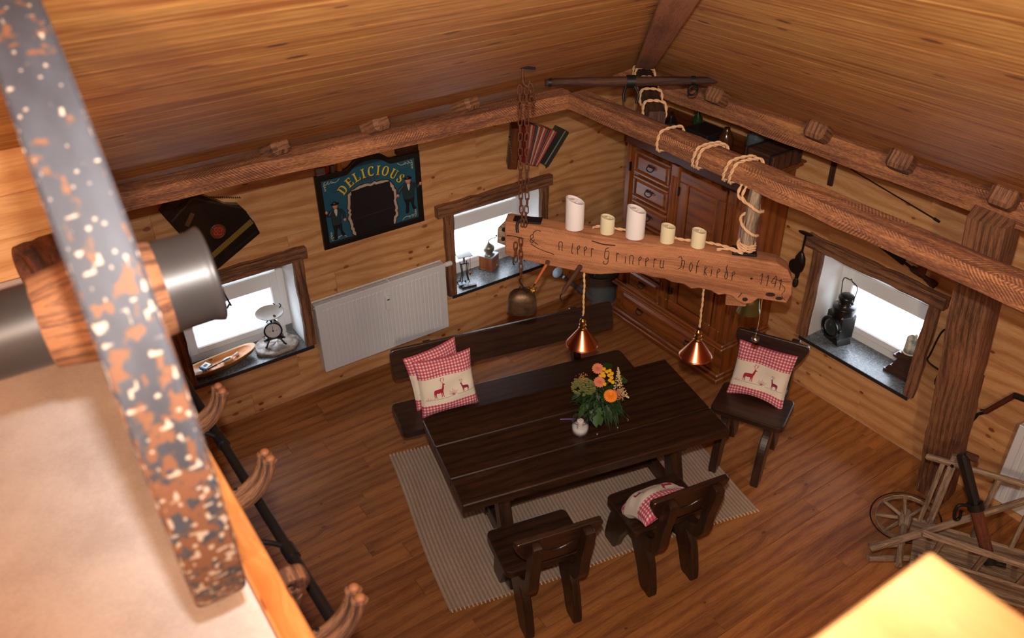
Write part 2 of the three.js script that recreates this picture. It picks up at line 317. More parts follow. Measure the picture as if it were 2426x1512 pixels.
// bright ground outside
{ const g = struct('ground', 'pale gravel outside the windows'); mesh(g, 'gravel_surface', [at(cbox(60, 0.2, 40, 0.01), 10, -3, -20.5), at(cbox(40, 0.2, 20, 0.01), 20.6, -3, 9)], M.carpet); }
// ceilings of narrow boards: slope A above wall_left runs along x, slope B above wall_right along z
{
  const A = struct('ceiling', 'sloping board ceiling above the sign wall'), la = Math.atan(0.5), ca = Math.cos(la);
  const W = 0.135; let k = 0;
  for (let s = 0; s < 5.6; s += W, k++) {
    const zc = (s + W / 2) * ca, xr = Math.min(hipX(zc - W * ca / 2), 0) + 0.02, L = xr + 6.6; if (L < 0.2) break;
    mesh(A, 'plank', xf(uvg(cbox(L, 0.018, W - 0.0008, 0.001), 0, [2.6, 0.9]), [-6.6 + L / 2, CA(zc) + 0.009, zc], [-la, 0, 0]), pick(M.ceil));
  }
  const z0 = k * W * ca; const zc = (z0 + ZW + 0.3) / 2, Ls = (ZW + 0.3 - z0) / ca;
  mesh(A, 'roof_deck', [xf(cbox(9.8, 0.2, (ZW + 0.5) / ca, 0.01), [-4.5, CA(4.5) + 0.128, 4.5], [-la, 0, 0]), xf(cbox(2.8, 0.018, 5.6, 0.001), [-7.95, CA(2.5) + 0.009, 2.5], [-la, 0, 0]), xf(cbox(9.8, 0.018, Ls, 0.001), [-4.5, CA(zc) + 0.009, zc], [-la, 0, 0])], M.ceil[1]);
  const B = struct('ceiling', 'sloping board ceiling above the cupboard wall'), lb = Math.atan(0.58), cb = Math.cos(lb); k = 0;
  for (let s = 0; s < 4.7; s += W, k++) {
    const xc = -(s + W / 2) * cb, za = Math.max(hipZ(xc + W * cb / 2), 0) - 0.02, L = 6.4 - za; if (L < 0.2) break;
    mesh(B, 'plank', xf(uvg(cbox(W - 0.0008, 0.018, L, 0.001), 2, [2.6, 0.9]), [xc, CB(xc) + 0.009, za + L / 2], [0, 0, -lb]), pick(M.ceil));
  }
  mesh(B, 'roof_deck', xf(cbox((9.6) / cb, 0.2, 9.8, 0.01), [-4.5, CB(-4.5) + 0.128, 4.5], [0, 0, -lb]), M.ceil[1]);
  // cover board along the hip
  const h = struct('trim_1', 'hip board where the two ceilings meet'), p = (z) => V(hipX(z) - 0.03, CA(z) - 0.03, z + 0.03);
  mesh(h, 'hip_board', bar(p(0.98), p(4.4), 0.02, 0.12, 0.004, V(0.45, 1, -0.4)), M.hung);
}
// ---------- loft ----------
{
  const F = struct('floor', 'carpeted loft floor');
  mesh(F, 'carpet', at(uvg(cbox(4.4, 0.012, 6.4, 0.002), 0, [0.9, 0.9]), -6.835, LOFT - 0.006, 5.9), M.carpet);
  mesh(F, 'loft_slab', at(cbox(4.36, 0.2, 6.4, 0.005), -6.82, LOFT - 0.113, 5.9), M.pine[0]);
  mesh(F, 'edge_board', at(uvg(cbox(0.05, 0.27, 6.4, 0.004), 2, [1.6, 0.8]), -4.609, LOFT - 0.115, 5.9), M.fascia);
  const kw = struct('wall_loft', 'low plank wall at the back of the loft'); kw.position.set(0, 0, 2.7);
  for (let y = LOFT, i = 0; y < 3.3; y += 0.125, i++) mesh(kw, 'plank', at(uvg(cbox(4.4, Math.min(0.124, 3.32 - y), 0.02, 0.0015), 0), -6.84, y + 0.062, -0.01), M.pine[i % 4]);
}
// ---------- roof timbers ----------
function timber(name, label, p, q, h, w, mat = M.beam, top = true, tile = [1.7, 0.5]) { // hewn beam; p, q: centre line ends
  const s = struct(name, label), L = p.distanceTo(q), N = 24, R = mulberry(names[name] * 31 + 7);
  const g = clean(new THREE.BoxGeometry(L, h, w, N, 3, 3)), P = g.attributes.position, seen = {};
  for (let i = 0; i < P.count; i++) { // knocked corners and a slight waviness, the same for coincident vertices
    const x = P.getX(i), y = P.getY(i), z = P.getZ(i), key = [x, y, z].map((v) => v.toFixed(3)).join(); const d = (seen[key] ??= [(R() - 0.5) * 0.01, (R() - 0.5) * 0.01]);
    const corner = Math.abs(y) > h / 2 - 1e-4 && Math.abs(z) > w / 2 - 1e-4 ? 0.006 : 0; P.setXYZ(i, x, y + d[0] - Math.sign(y) * corner, z + d[1] - Math.sign(z) * corner);
  }
  g.computeVertexNormals(); mesh(s, 'timber', along(uvg(g, 0, tile), p, q), mat); return s;
}
timber('beam', 'hewn purlin under the sign-wall ceiling', V(-6.4, 2.478, 1.275), V(-1.72, 2.41, 1.275), 0.1, 0.15);
timber('beam', 'rope-wound tie beam with saw marks', V(-1.69, 2.413, 1.35), V(-1.69, 2.42, 5.2), 0.098, 0.14);
timber('beam', 'hewn purlin under the cupboard-wall ceiling', V(-0.74, 2.246, 0.62), V(-0.74, 2.3, 4.9), 0.14, 0.13);
timber('beam', 'short dark dragon beam in the corner', V(-1.58, 2.435, 1.93), V(-0.84, 2.36, 0.98), 0.09, 0.1, M.oldDark);
timber('post', 'leaning square timber strut by the window', V(-0.16, -0.05, 3.41), V(-0.8, 2.26, 3.5), 0.2, 0.2, M.old, true, [1.4, 0.4]);
// ends of rafters that show between beam and ceiling
for (const [x, z] of [[-4.75, 1.3], [-3.55, 1.3], [-3.0, 1.3], [-2.42, 1.26]]) { const s = struct('rafter_end'); mesh(s, 'timber', xf(uvg(cbox(0.11, 0.08, 0.16, 0.02), 2, [0.6, 0.3]), [x, CA(z) - 0.026, z], [-0.46, 0.25, 0.1]), M.old); }
for (const [x, z] of [[-0.86, 1.7], [-0.9, 2.5], [-0.9, 3.02], [-0.9, 3.56]]) { const s = struct('rafter_end'); mesh(s, 'timber', xf(uvg(cbox(0.16, 0.1, 0.12, 0.02), 0, [0.6, 0.3]), [x, CB(x) - 0.045, z], [0.1, 0.2, -0.52]), M.old); }
// ---------- table group; local frame of the table: x along it, z towards the camera ----------
const TR = -0.2269, TC = V(-2.308, 0, 2.198);
const TL = (x, y, z) => [TC.x + 0.9743 * x - 0.225 * z, y, TC.z + 0.225 * x + 0.9743 * z];
// woven rug: ribs across its length
{
  const W = 2.12, D = 1.42, ribs = 84, nx = ribs * 6, nz = 24, pos = [], idx = [], uv = [];
  for (let j = 0; j <= nz; j++) for (let i = 0; i <= nx; i++) { const x = i / nx, z = j / nz, h = 0.004 + 0.0045 * Math.pow(Math.abs(Math.sin(x * ribs * Math.PI)), 0.7) + 0.0015 * Math.sin(z * 9 + x * 14); pos.push((x - 0.5) * W + 0.012 * Math.sin(z * 5 + 1), h, (z - 0.5) * D + 0.014 * Math.sin(x * 7)); uv.push(x, z); if (i < nx && j < nz) { const a = j * (nx + 1) + i; idx.push(a, a + nx + 1, a + 1, a + 1, a + nx + 1, a + nx + 2); } }
  const g = new THREE.BufferGeometry(); g.setAttribute('position', new THREE.Float32BufferAttribute(pos, 3)); g.setAttribute('uv', new THREE.Float32BufferAttribute(uv, 2)); g.setIndex(idx); g.computeVertexNormals();
  T.rug = tex(2048, 512, (u, v) => { const s = Math.pow(Math.abs(Math.sin(u * ribs * Math.PI)), 0.8), n = vn(u * 500, v * 200, 500, 200, 61) * 26 + fbm(u, v, 20, 4, 2, 62) * 26, t = mix(0.78, 1, s); return [(196 + n * 0.7) * t, (168 + n * 0.7) * t, (144 + n * 0.7) * t]; });  // grooves painted darker: shade between the ribs put into the colour
  const o = thing('ribbed_rug', 'beige ribbed woven rug under the dark table', 'rug', TL(0.085, 0.0005, -0.285), TR + 0.01);
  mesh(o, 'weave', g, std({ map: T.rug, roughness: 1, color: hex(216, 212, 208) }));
  const fr = []; for (let i = 0; i < ribs; i++) for (const s of [-1, 1]) { const x = ((i + 0.5) / ribs - 0.5) * W, c = new THREE.CapsuleGeometry(0.0055, 0.016, 2, 6); c.rotateX(Math.PI / 2); fr.push(at(c, x + 0.012 * Math.sin(s > 0 ? 6 : 1), 0.007, s * (D / 2 + 0.004) + 0.014 * Math.sin(((i + 0.5) / ribs) * 7))); }
  mesh(o, 'fringe', fr, std({ color: hex(214, 186, 158), roughness: 1 })).userData.kind = 'stuff';
}
// table: three thick boards on splayed slab legs
{
  const o = thing('dining_table', 'long dark-stained table of three thick planks', 'table', TC.toArray(), TR);
  const th = 0.062, y = 0.76 - th / 2, seams = [-0.392, -0.122, 0.168, 0.39];
  for (let i = 0; i < 3; i++) mesh(o, 'tabletop_board', at(wbox(1.684, th, seams[i + 1] - seams[i] - 0.003, 0, 0.006), 0, y, (seams[i] + seams[i + 1]) / 2), M.dark);
  for (const x of [-0.56, 0.56]) {
    mesh(o, 'cross_rail', at(wbox(0.075, 0.07, 0.66, 2, 0.006), x, 0.66, 0), M.dark);
    for (const s of [-1, 1]) mesh(o, 'leg', bar(V(x, 0.645, s * 0.2), V(x, 0.012, s * 0.4), 0.1, 0.075, 0.008, V(0, 0.3, 1)), M.dark);
    mesh(o, 'foot_tie', at(wbox(0.05, 0.08, 0.52, 2, 0.005), x, 0.28, 0), M.dark);
  }
  mesh(o, 'stretcher', at(wbox(1.2, 0.09, 0.04, 0, 0.005), 0, 0.3, 0), M.dark);
}
// chairs and bench share a build: seat board, two bent brackets that carry the back board, four splayed legs
function seatShape(W, bx, back, slot) {
  const kit = [];
  kit.push(['seat', uvg(xf(extr(rrect(W, 0.335, 0.045), 0.045, 0.008, 2), [0, 0.4525, 0], [Math.PI / 2, 0, 0]), 0), 0]);
  const prof = spl([[-0.13, 0.428], [0.05, 0.43], [0.17, 0.432], [back - 0.012, 0.49], [back + 0.012, 0.62], [back + 0.06, 0.835], [back + 0.112, 0.83], [back + 0.075, 0.6], [back + 0.05, 0.45], [back - 0.01, 0.365], [0.14, 0.345], [-0.1, 0.35]]);
  for (const x of bx) { const g = extr(prof, 0.056, 0.005); g.rotateY(-Math.PI / 2); kit.push(['back_bracket', uvg(at(g, x, 0, 0), 1), 0]); }
  let sh;
  if (slot) {
    const h = W / 2; sh = new THREE.Shape(); sh.moveTo(-h + 0.02, 0.125); sh.lineTo(h - 0.02, 0.125); sh.quadraticCurveTo(h + 0.01, 0.12, h - 0.005, 0.07); sh.quadraticCurveTo(h - 0.05, -0.06, 0.1, -0.125); sh.lineTo(-0.1, -0.125); sh.quadraticCurveTo(-h + 0.05, -0.06, -h + 0.005, 0.07); sh.quadraticCurveTo(-h - 0.01, 0.12, -h + 0.02, 0.125);
    const ho = new THREE.Path(); ho.moveTo(-0.085, 0.0); ho.quadraticCurveTo(0, -0.075, 0.085, 0.0); ho.quadraticCurveTo(0, -0.035, -0.085, 0.0); sh.holes.push(ho);
  } else sh = rrect(W - 0.09, 0.215, 0.04);
  const t = Math.atan2(0.048, 0.2); kit.push(['backrest', uvg(xf(extr(sh, 0.034, 0.006, 2), [0, slot ? 0.725 : 0.755, back + (slot ? 0.015 : 0.02)], [t, 0, 0]), 0), 0]);
  const leg = spl([[0.0, 0.37], [0.06, 0.375], [0.13, 0.37], [0.205, 0.29], [0.25, 0.15], [0.262, 0.004], [0.215, 0.001], [0.165, 0.002], [0.1, 0.15], [0.03, 0.28]]);
  for (const x of bx) for (const s of [-1, 1]) { const g = extr(leg, 0.052, 0.005); g.rotateY(-Math.PI / 2); if (s < 0) g.rotateY(Math.PI); kit.push(['leg', uvg(at(g, x, 0, 0), 1), 0]); }
  return kit;
}
function seatThing(name, label, cat, kit, pos, ry, group) { const o = thing(name, label, cat, pos, ry, group); for (const [n, g] of kit) mesh(o, n, g, M.dark); return o; }
const chairKit = seatShape(0.49, [-0.145, 0.145], 0.255, true);
const chair = seatThing('plank_chair', 'dark plank chair with empty seat, at the near left of the table', 'chair', chairKit, TL(-0.462, 0, 0.515), TR, 'dark plank chairs round the table');
function copyOf(src, label, pos, ry) { const c = src.clone(); c.name = numbered(src.name); c.position.set(...pos); c.rotation.y = ry; c.userData = { ...src.userData, label }; scene.add(c); return c; }
copyOf(chair, 'dark plank chair holding a slumped checked cushion, at the near right of the table', TL(0.298, 0, 0.505), TR + 0.05);
copyOf(chair, 'dark plank chair at the table end by the lantern window', [-0.985, 0, 2.455], 2.03);
seatThing('plank_bench', 'long dark plank bench with a board back, in front of the radiator', 'bench', seatShape(1.735, [-0.54, 0.55], 0.2, false), TL(-0.055, 0, -0.8), TR + Math.PI);
// cushions: gingham above and below a cream band printed with two deer
{
  const c = document.createElement('canvas'); c.width = c.height = 1024; const x = c.getContext('2d');
  x.fillStyle = '#efe3cf'; x.fillRect(0, 0, 1024, 1024);
  const ging = (y0, y1) => { x.save(); x.beginPath(); x.rect(0, y0, 1024, y1 - y0); x.clip(); const p = 54; x.fillStyle = '#efdcd4'; x.fillRect(0, y0, 1024, y1 - y0); x.fillStyle = 'rgba(192,28,58,0.55)'; for (let i = 0; i < 1024; i += p) x.fillRect(i, y0, p / 2, y1 - y0); for (let i = 0; i < 1024; i += p) x.fillRect(0, i, 1024, p / 2); x.restore(); };
  ging(0, 330); ging(800, 1024);
  x.fillStyle = '#f4ead8'; x.fillRect(0, 330, 1024, 14); x.fillRect(0, 786, 1024, 14);
  function deer(ox, oy, s, flip, col, antl) {
    x.save(); x.translate(ox, oy); x.scale(flip ? -s : s, s); x.fillStyle = col; x.beginPath(); x.moveTo(-70, -70); x.quadraticCurveTo(-20, -84, 38, -76); x.quadraticCurveTo(56, -100, 62, -140); x.lineTo(72, -152); x.lineTo(104, -134); x.lineTo(100, -124); x.lineTo(82, -122); x.quadraticCurveTo(84, -80, 66, -48); x.quadraticCurveTo(58, -20, 66, 60); x.lineTo(58, 60); x.quadraticCurveTo(48, 10, 44, -12); x.lineTo(34, 60); x.lineTo(27, 60); x.quadraticCurveTo(30, 0, 22, -16); x.quadraticCurveTo(-20, -8, -40, -20); x.quadraticCurveTo(-54, 10, -42, 60); x.lineTo(-50, 60); x.quadraticCurveTo(-66, 10, -62, -14); x.quadraticCurveTo(-74, 20, -68, 60); x.lineTo(-75, 60); x.quadraticCurveTo(-86, -10, -80, -44); x.closePath(); x.fill();
    if (antl) { x.strokeStyle = col; x.lineWidth = 5; for (const d of [0, 1]) { x.beginPath(); x.moveTo(68, -150); x.quadraticCurveTo(40 + d * 50, -190, 56 + d * 46, -232); x.moveTo(52 + d * 36, -186); x.lineTo(32 + d * 76, -206); x.moveTo(50 + d * 45, -208); x.lineTo(70 + d * 14, -230); x.stroke(); } }
    x.restore();
  }
  deer(330, 620, 1.15, false, '#b22a3c', true); deer(790, 640, 0.78, true, '#8c2440', true);
  x.strokeStyle = '#a0485a'; x.lineWidth = 5; x.beginPath(); x.moveTo(70, 700); x.quadraticCurveTo(400, 720, 600, 700); x.moveTo(640, 700); x.quadraticCurveTo(800, 704, 960, 672); x.stroke();
  x.lineWidth = 5; for (let i = 0; i < 9; i++) { const a = -Math.PI * (0.1 + 0.1 * i), r = 70 + 40 * Math.sin(i * 1.9) ** 2; x.beginPath(); x.moveTo(570, 694); x.lineTo(570 + Math.cos(a) * r, 694 + Math.sin(a) * r); x.stroke(); }
  x.beginPath(); x.moveTo(130, 702); x.lineTo(126, 650); x.moveTo(150, 702); x.lineTo(182, 676); x.moveTo(112, 702); x.lineTo(92, 676); x.stroke();
  T.cushion = new THREE.CanvasTexture(c); T.cushion.colorSpace = THREE.SRGBColorSpace;
}
const cushionMat = phys({ map: T.cushion, roughness: 0.95 });
function pillowGeo(w, h, t, seed, bend = 0, sag = 0) {
  const n = 30, pos = [], uv = [], idx = [], R = mulberry(seed), p1 = R() * 6, p2 = R() * 6;
  for (const s of [1, -1]) { const base = pos.length / 3; for (let j = 0; j <= n; j++) for (let i = 0; i <= n; i++) { const u = (i / n) * 2 - 1, v = (j / n) * 2 - 1, e = Math.pow(Math.max(0, 1 - u ** 4), 0.55) * Math.pow(Math.max(0, 1 - v ** 4), 0.55), pinch = 1 - 0.075 * (1 - u * u) * v ** 4 , pin2 = 1 - 0.075 * (1 - v * v) * u ** 4; const wr = 0.006 * e * Math.sin(u * 5 + p1 + v * 3) + 0.004 * e * Math.sin(v * 9 + p2 - u * 4); const X = u * w / 2 * pin2, Y = v * h / 2 * pinch; pos.push(X, Y - sag * (1 - v) * 0.5 * u * u, s * (t / 2 * e * (1 - 0.12 * v) + wr) + bend * (u * u - 0.4) + 0.6 * bend * (v * v - 0.4)); uv.push(i / n, s > 0 ? j / n : j / n); if (i < n && j < n) { const a = base + j * (n + 1) + i; if (s > 0) idx.push(a, a + 1, a + n + 2, a, a + n + 2, a + n + 1); else idx.push(a, a + n + 2, a + 1, a, a + n + 1, a + n + 2); } } }
  const g = new THREE.BufferGeometry(); g.setAttribute('position', new THREE.Float32BufferAttribute(pos, 3)); g.setAttribute('uv', new THREE.Float32BufferAttribute(uv, 2)); g.setIndex(idx); g.computeVertexNormals(); return g;
}
function cushion(label, seed, pos, rot, w = 0.4, h = 0.4, t = 0.12, bend = 0, sag = 0) {
  const o = thing('cushion', label, 'cushion', pos, 0, 'red checked deer cushions'); o.rotation.order = 'YXZ'; o.rotation.set(rot[0], rot[1], rot[2]);
  mesh(o, 'cover', pillowGeo(w, h, t, seed, bend, sag), cushionMat);
  return o;
}
cushion('front cushion of the pair on the bench, deer print fully in view', 1, TL(-0.56, 0.655, -0.82), [-0.33, TR + 0.04, 0.0], 0.405, 0.4, 0.11);
cushion('back cushion of the pair on the bench, mostly hidden by the other', 2, TL(-0.60, 0.668, -0.925), [-0.27, TR + 0.22, 0.05], 0.4, 0.4, 0.1);
cushion('deer cushion propped on the chair by the lantern window', 3, [-0.875, 0.655, 2.40], [-0.3, 2.03 + Math.PI + 0.0, -0.03], 0.39, 0.38, 0.12, 0.02, 0.03);
cushion('slumped deer cushion folded against the near right chair back', 4, TL(0.265, 0.565, 0.60), [-0.98, TR + Math.PI + 0.02, 0.0], 0.4, 0.36, 0.12, -0.05);
// bouquet in a dark vase
{
  const P = TL(0.13, 0.76, 0.03), o = thing('flower_bouquet', 'autumn bouquet with an orange gerbera in a dark vase on the table', 'bouquet', P, 0); o.scale.setScalar(1.16);
  mesh(o, 'vase', lathe([[0, 0.002], [0.044, 0.002], [0.05, 0.02], [0.052, 0.07], [0.047, 0.115], [0.05, 0.125], [0.046, 0.124], [0.043, 0.112], [0.046, 0.07], [0.042, 0.012], [0, 0.01]]), phys({ color: hex(34, 28, 44), roughness: 0.12, clearcoat: 0.6 }));
  const RB = mulberry(77), ra = (a, b) => a + (b - a) * RB();
  function leafGeo(L, W, bend = 0.25) { const n = 6, pos = [], idx = []; for (let i = 0; i <= n; i++) { const t = i / n, w = W * Math.sin(Math.PI * Math.pow(t, 0.8)) * 0.5 + 0.0004, y = -bend * L * t * t; pos.push(t * L, y + 0.15 * w, -w, t * L, y - 0.1 * w, 0, t * L, y + 0.15 * w, w); if (i < n) { const a = i * 3; idx.push(a, a + 1, a + 3, a + 1, a + 4, a + 3, a + 1, a + 2, a + 4, a + 2, a + 5, a + 4); } } const g = new THREE.BufferGeometry(); g.setAttribute('position', new THREE.Float32BufferAttribute(pos, 3)); g.setIndex(idx); g.computeVertexNormals(); g.setAttribute('uv', new THREE.Float32BufferAttribute(new Float32Array(pos.length / 3 * 2), 2)); return g; }
  // from the camera: image right is about +x-ish (0.83,0,0.56), towards the viewer (-0.55,0,0.83)
  const ax = V(0.83, 0, 0.56), az = V(-0.56, 0, 0.83), put = (r, u, d) => V(0, u, 0).addScaledVector(ax, r).addScaledVector(az, d);
  const dirTo = (g, p, dir) => { const q = new THREE.Quaternion().setFromUnitVectors(V(0, 1, 0), dir.clone().normalize()); g.applyQuaternion(q); g.translate(p.x, p.y, p.z); return g; };
  const viewUp = V(-0.3, 0.8, 0.45).normalize();
  // large single leaves
  const big = [[-0.09, 0.17, 0.06, 0.1, 0.055, -0.6, 2.5, M.leaf], [-0.03, 0.15, 0.09, 0.1, 0.06, -0.75, 1.6, M.leaf], [0.16, 0.25, -0.05, 0.09, 0.07, -0.2, -0.5, M.leaf], [-0.13, 0.23, 0.02, 0.08, 0.045, -0.35, 2.9, M.leafDark], [-0.11, 0.2, -0.03, 0.09, 0.05, -0.3, 2.8, M.leaf], [0.1, 0.17, 0.06, 0.1, 0.05, -0.55, 0.2, M.leafDark], [0.06, 0.15, 0.09, 0.09, 0.045, -0.8, 0.9, M.leafDark], [0.13, 0.19, 0.02, 0.09, 0.05, -0.4, -0.2, M.leafDark], [0.05, 0.3, -0.08, 0.08, 0.05, 0.1, -0.8, M.leafDark], [-0.02, 0.16, 0.08, 0.11, 0.06, -0.9, 1.2, M.leaf]];
  for (const [r, u, d, L, W, tilt, head, m] of big) { const g = leafGeo(L, W); g.rotateX(0.25); g.rotateZ(tilt); g.rotateY(-0.6 - head); const p = put(r * 0.55, u, d * 0.7); g.translate(p.x, p.y, p.z); mesh(o, 'leaf', g, m); }
  // body of small leaves and stems
  const small = []; for (let i = 0; i < 330; i++) { const a = ra(0, 6.283), e = ra(0, 1), R = 0.115 * Math.sqrt(e) * ra(0.6, 1), u = 0.2 - 0.07 * e + ra(-0.03, 0.05); const g = leafGeo(ra(0.025, 0.05), ra(0.008, 0.016), 0.4); g.rotateZ(ra(-0.7, 0.9)); g.rotateY(-a + ra(-0.6, 0.6)); g.translate(Math.cos(a) * R, u, Math.sin(a) * R); small.push(g); }
  mesh(o, 'filler_leaves', small, M.leafDark).userData.kind = 'stuff';
  const gr = []; for (let i = 0; i < 46; i++) { const a = ra(-0.9, 1.5), g = leafGeo(ra(0.06, 0.1), 0.0045, 0.7); g.rotateZ(ra(-0.6, 0.1)); g.rotateY(-0.6 - a); const p = put(ra(0.02, 0.09), ra(0.12, 0.2), ra(0.0, 0.08)); g.translate(p.x, p.y, p.z); gr.push(g); }
  mesh(o, 'grass_blades', gr, M.leafDark).userData.kind = 'stuff';
  const stem = []; for (let i = 0; i < 14; i++) { const a = ra(0, 6.28), r = ra(0.01, 0.08); stem.push(tube([[Math.cos(a) * 0.02, 0.02, Math.sin(a) * 0.02], [Math.cos(a) * 0.03, 0.12, Math.sin(a) * 0.03], [Math.cos(a) * r, 0.2, Math.sin(a) * r]], 0.002, 8, 5)); }
  mesh(o, 'stems', stem, M.leafDark);
  // hydrangea head on the left: clusters of small four-petalled florets
  const flo = []; for (let i = 0; i < 190; i++) { const a = ra(0, 6.283), c = ra(-0.15, 1), s = Math.sqrt(1 - c * c), q = put(-0.075 + 0.055 * s * Math.cos(a), 0.235 + 0.045 * c, 0.015 + 0.055 * s * Math.sin(a)); for (let k = 0; k < 4; k++) { const g = leafGeo(0.011, 0.009, 0.2); g.rotateZ(0.5); g.rotateY(k * 1.571 + a); g.translate(q.x, q.y, q.z); flo.push(g); } }
  mesh(o, 'hydrangea_head', flo, phys({ color: hex(148, 150, 78), roughness: 0.8, transmission: 0.3 }));
  const gold = []; for (let i = 0; i < 150; i++) { const t = ra(0, 1), p = put(-0.13 + 0.06 * t + ra(-0.015, 0.015), 0.235 + 0.05 * t + ra(-0.02, 0.02), -0.01 + ra(-0.03, 0.03)); gold.push(at(new THREE.IcosahedronGeometry(ra(0.002, 0.0042), 0), p.x, p.y, p.z)); }
  mesh(o, 'goldenrod', gold, std({ color: hex(186, 132, 48), roughness: 0.8 }));
  // gerbera: a dense dome of petals
  { const pet = [], c = put(0.055, 0.235, 0.075); for (let ring = 0; ring < 7; ring++) { const n = 22 - ring * 2, R = 0.03 - ring * 0.0038; for (let k = 0; k < n; k++) { const g = leafGeo(0.014 + 0.0006 * ring, 0.008, 0.5); g.rotateZ(0.1 + ring * 0.17); g.translate(R - 0.008, ring * 0.0022, 0); g.rotateY((k / n) * 6.283 + ring * 0.3); pet.push(g); } } const m = mesh(o, 'gerbera_flower', pet.map((g) => dirTo(g, c, viewUp)), phys({ color: hex(250, 140, 20), roughness: 0.6 })); mesh(m, 'flower_centre', dirTo(new THREE.SphereGeometry(0.012, 14, 8).scale(1, 0.6, 1).translate(0, 0.012, 0), c, viewUp), phys({ color: hex(240, 170, 40), roughness: 0.8 })); }
  // two salmon zinnias
  for (const [r, u, d] of [[0.0, 0.305, -0.06], [0.005, 0.265, 0.0]]) { const pet = [], c = put(r, u, d); for (let ring = 0; ring < 6; ring++) { const n = 15 - ring * 2, R = 0.024 - ring * 0.004; for (let k = 0; k < n; k++) { const g = leafGeo(0.015, 0.011, 0.3); g.rotateZ(0.05 + ring * 0.2); g.translate(R - 0.008, ring * 0.0025, 0); g.rotateY((k / n) * 6.283 + ring * 0.4); pet.push(g); } } mesh(o, 'salmon_zinnia', pet.map((g) => dirTo(g, c, viewUp)), phys({ color: hex(226, 134, 96), roughness: 0.7 })); }
  // yellow button flowers
  for (const [r, u, d] of [[0.032, 0.3, -0.06], [0.045, 0.295, -0.045], [0.06, 0.297, -0.05], [0.07, 0.29, -0.035], [0.055, 0.283, -0.03], [0.068, 0.275, -0.02], [0.058, 0.268, -0.008], [0.025, 0.288, -0.04], [0.03, 0.28, -0.03], [0.012, 0.28, -0.03], [0.03, 0.258, 0.01], [0.072, 0.262, 0.0]]) { const c = put(r, u, d), g = new THREE.SphereGeometry(0.0105, 12, 8); g.scale(1, 0.62, 1); const p = g.attributes.position; for (let i = 0; i < p.count; i++) { const k = 1 + 0.08 * Math.sin(i * 7.7); p.setXYZ(i, p.getX(i) * k, p.getY(i) * k, p.getZ(i) * k); } g.computeVertexNormals(); mesh(o, 'button_flower', dirTo(g, c, viewUp), std({ color: hex(240, 182, 20), roughness: 0.9 })); }
  // cream astilbe plume
  { const pl = [], p0 = put(0.105, 0.22, 0.0), p1 = put(0.1, 0.325, -0.04), p2 = put(0.15, 0.2, 0.05); for (const [a, b, n] of [[p0, p1, 170], [p0, p2, 90]]) for (let i = 0; i < n; i++) { const t = ra(0, 1), w = 0.02 * (1 - t) + 0.002, q = a.clone().lerp(b, t).add(V(ra(-w, w), ra(-w, w), ra(-w, w))); pl.push(at(new THREE.IcosahedronGeometry(ra(0.002, 0.004), 0), q.x, q.y, q.z)); } mesh(o, 'astilbe_plume', pl, std({ color: hex(226, 200, 140), roughness: 0.9 })); }
  { const pk = []; for (let i = 0; i < 120; i++) { const q = put(0.095 + ra(-0.02, 0.03), 0.215 + ra(-0.03, 0.02), 0.03 + ra(-0.02, 0.03)); pk.push(at(new THREE.IcosahedronGeometry(ra(0.002, 0.0045), 0), q.x, q.y, q.z)); } mesh(o, 'pink_sprig', pk, std({ color: hex(206, 140, 112), roughness: 0.9 })); }
}
// candle jar with clip, pen behind it, fallen petals
{
  const o = thing('candle_jar', 'small glass clip jar with a white candle on the table', 'jar', TL(0.0, 0.7605, 0.075));
  mesh(o, 'glass_jar', lathe([[0, 0], [0.05, 0], [0.054, 0.006], [0.054, 0.075], [0.046, 0.092], [0.044, 0.1], [0.046, 0.108], [0.043, 0.108], [0.041, 0.1], [0.043, 0.091], [0.051, 0.074], [0.051, 0.007], [0, 0.004]], 36), M.glass);
  mesh(o, 'white_sand', lathe([[0, 0.0045], [0.0505, 0.0075], [0.0505, 0.045], [0.03, 0.05], [0, 0.048]], 30), std({ color: hex(226, 224, 220), roughness: 0.9 }));
  mesh(o, 'candle', lathe([[0, 0.049], [0.02, 0.049], [0.021, 0.09], [0.016, 0.094], [0, 0.092]], 24), M.wax);
  const w = []; const t = new THREE.TorusGeometry(0.0465, 0.0014, 6, 40); t.rotateX(Math.PI / 2); w.push(at(t, 0, 0.094, 0)); for (const a of [0.6, 3.74]) w.push(tube([[Math.cos(a) * 0.047, 0.094, -Math.sin(a) * 0.047], [Math.cos(a) * 0.062, 0.098, -Math.sin(a) * 0.062], [Math.cos(a) * 0.06, 0.082, -Math.sin(a) * 0.06], [Math.cos(a) * 0.055, 0.07, -Math.sin(a) * 0.055]], 0.0016, 14, 6));
  mesh(o, 'wire_clip', w, M.steel);
}
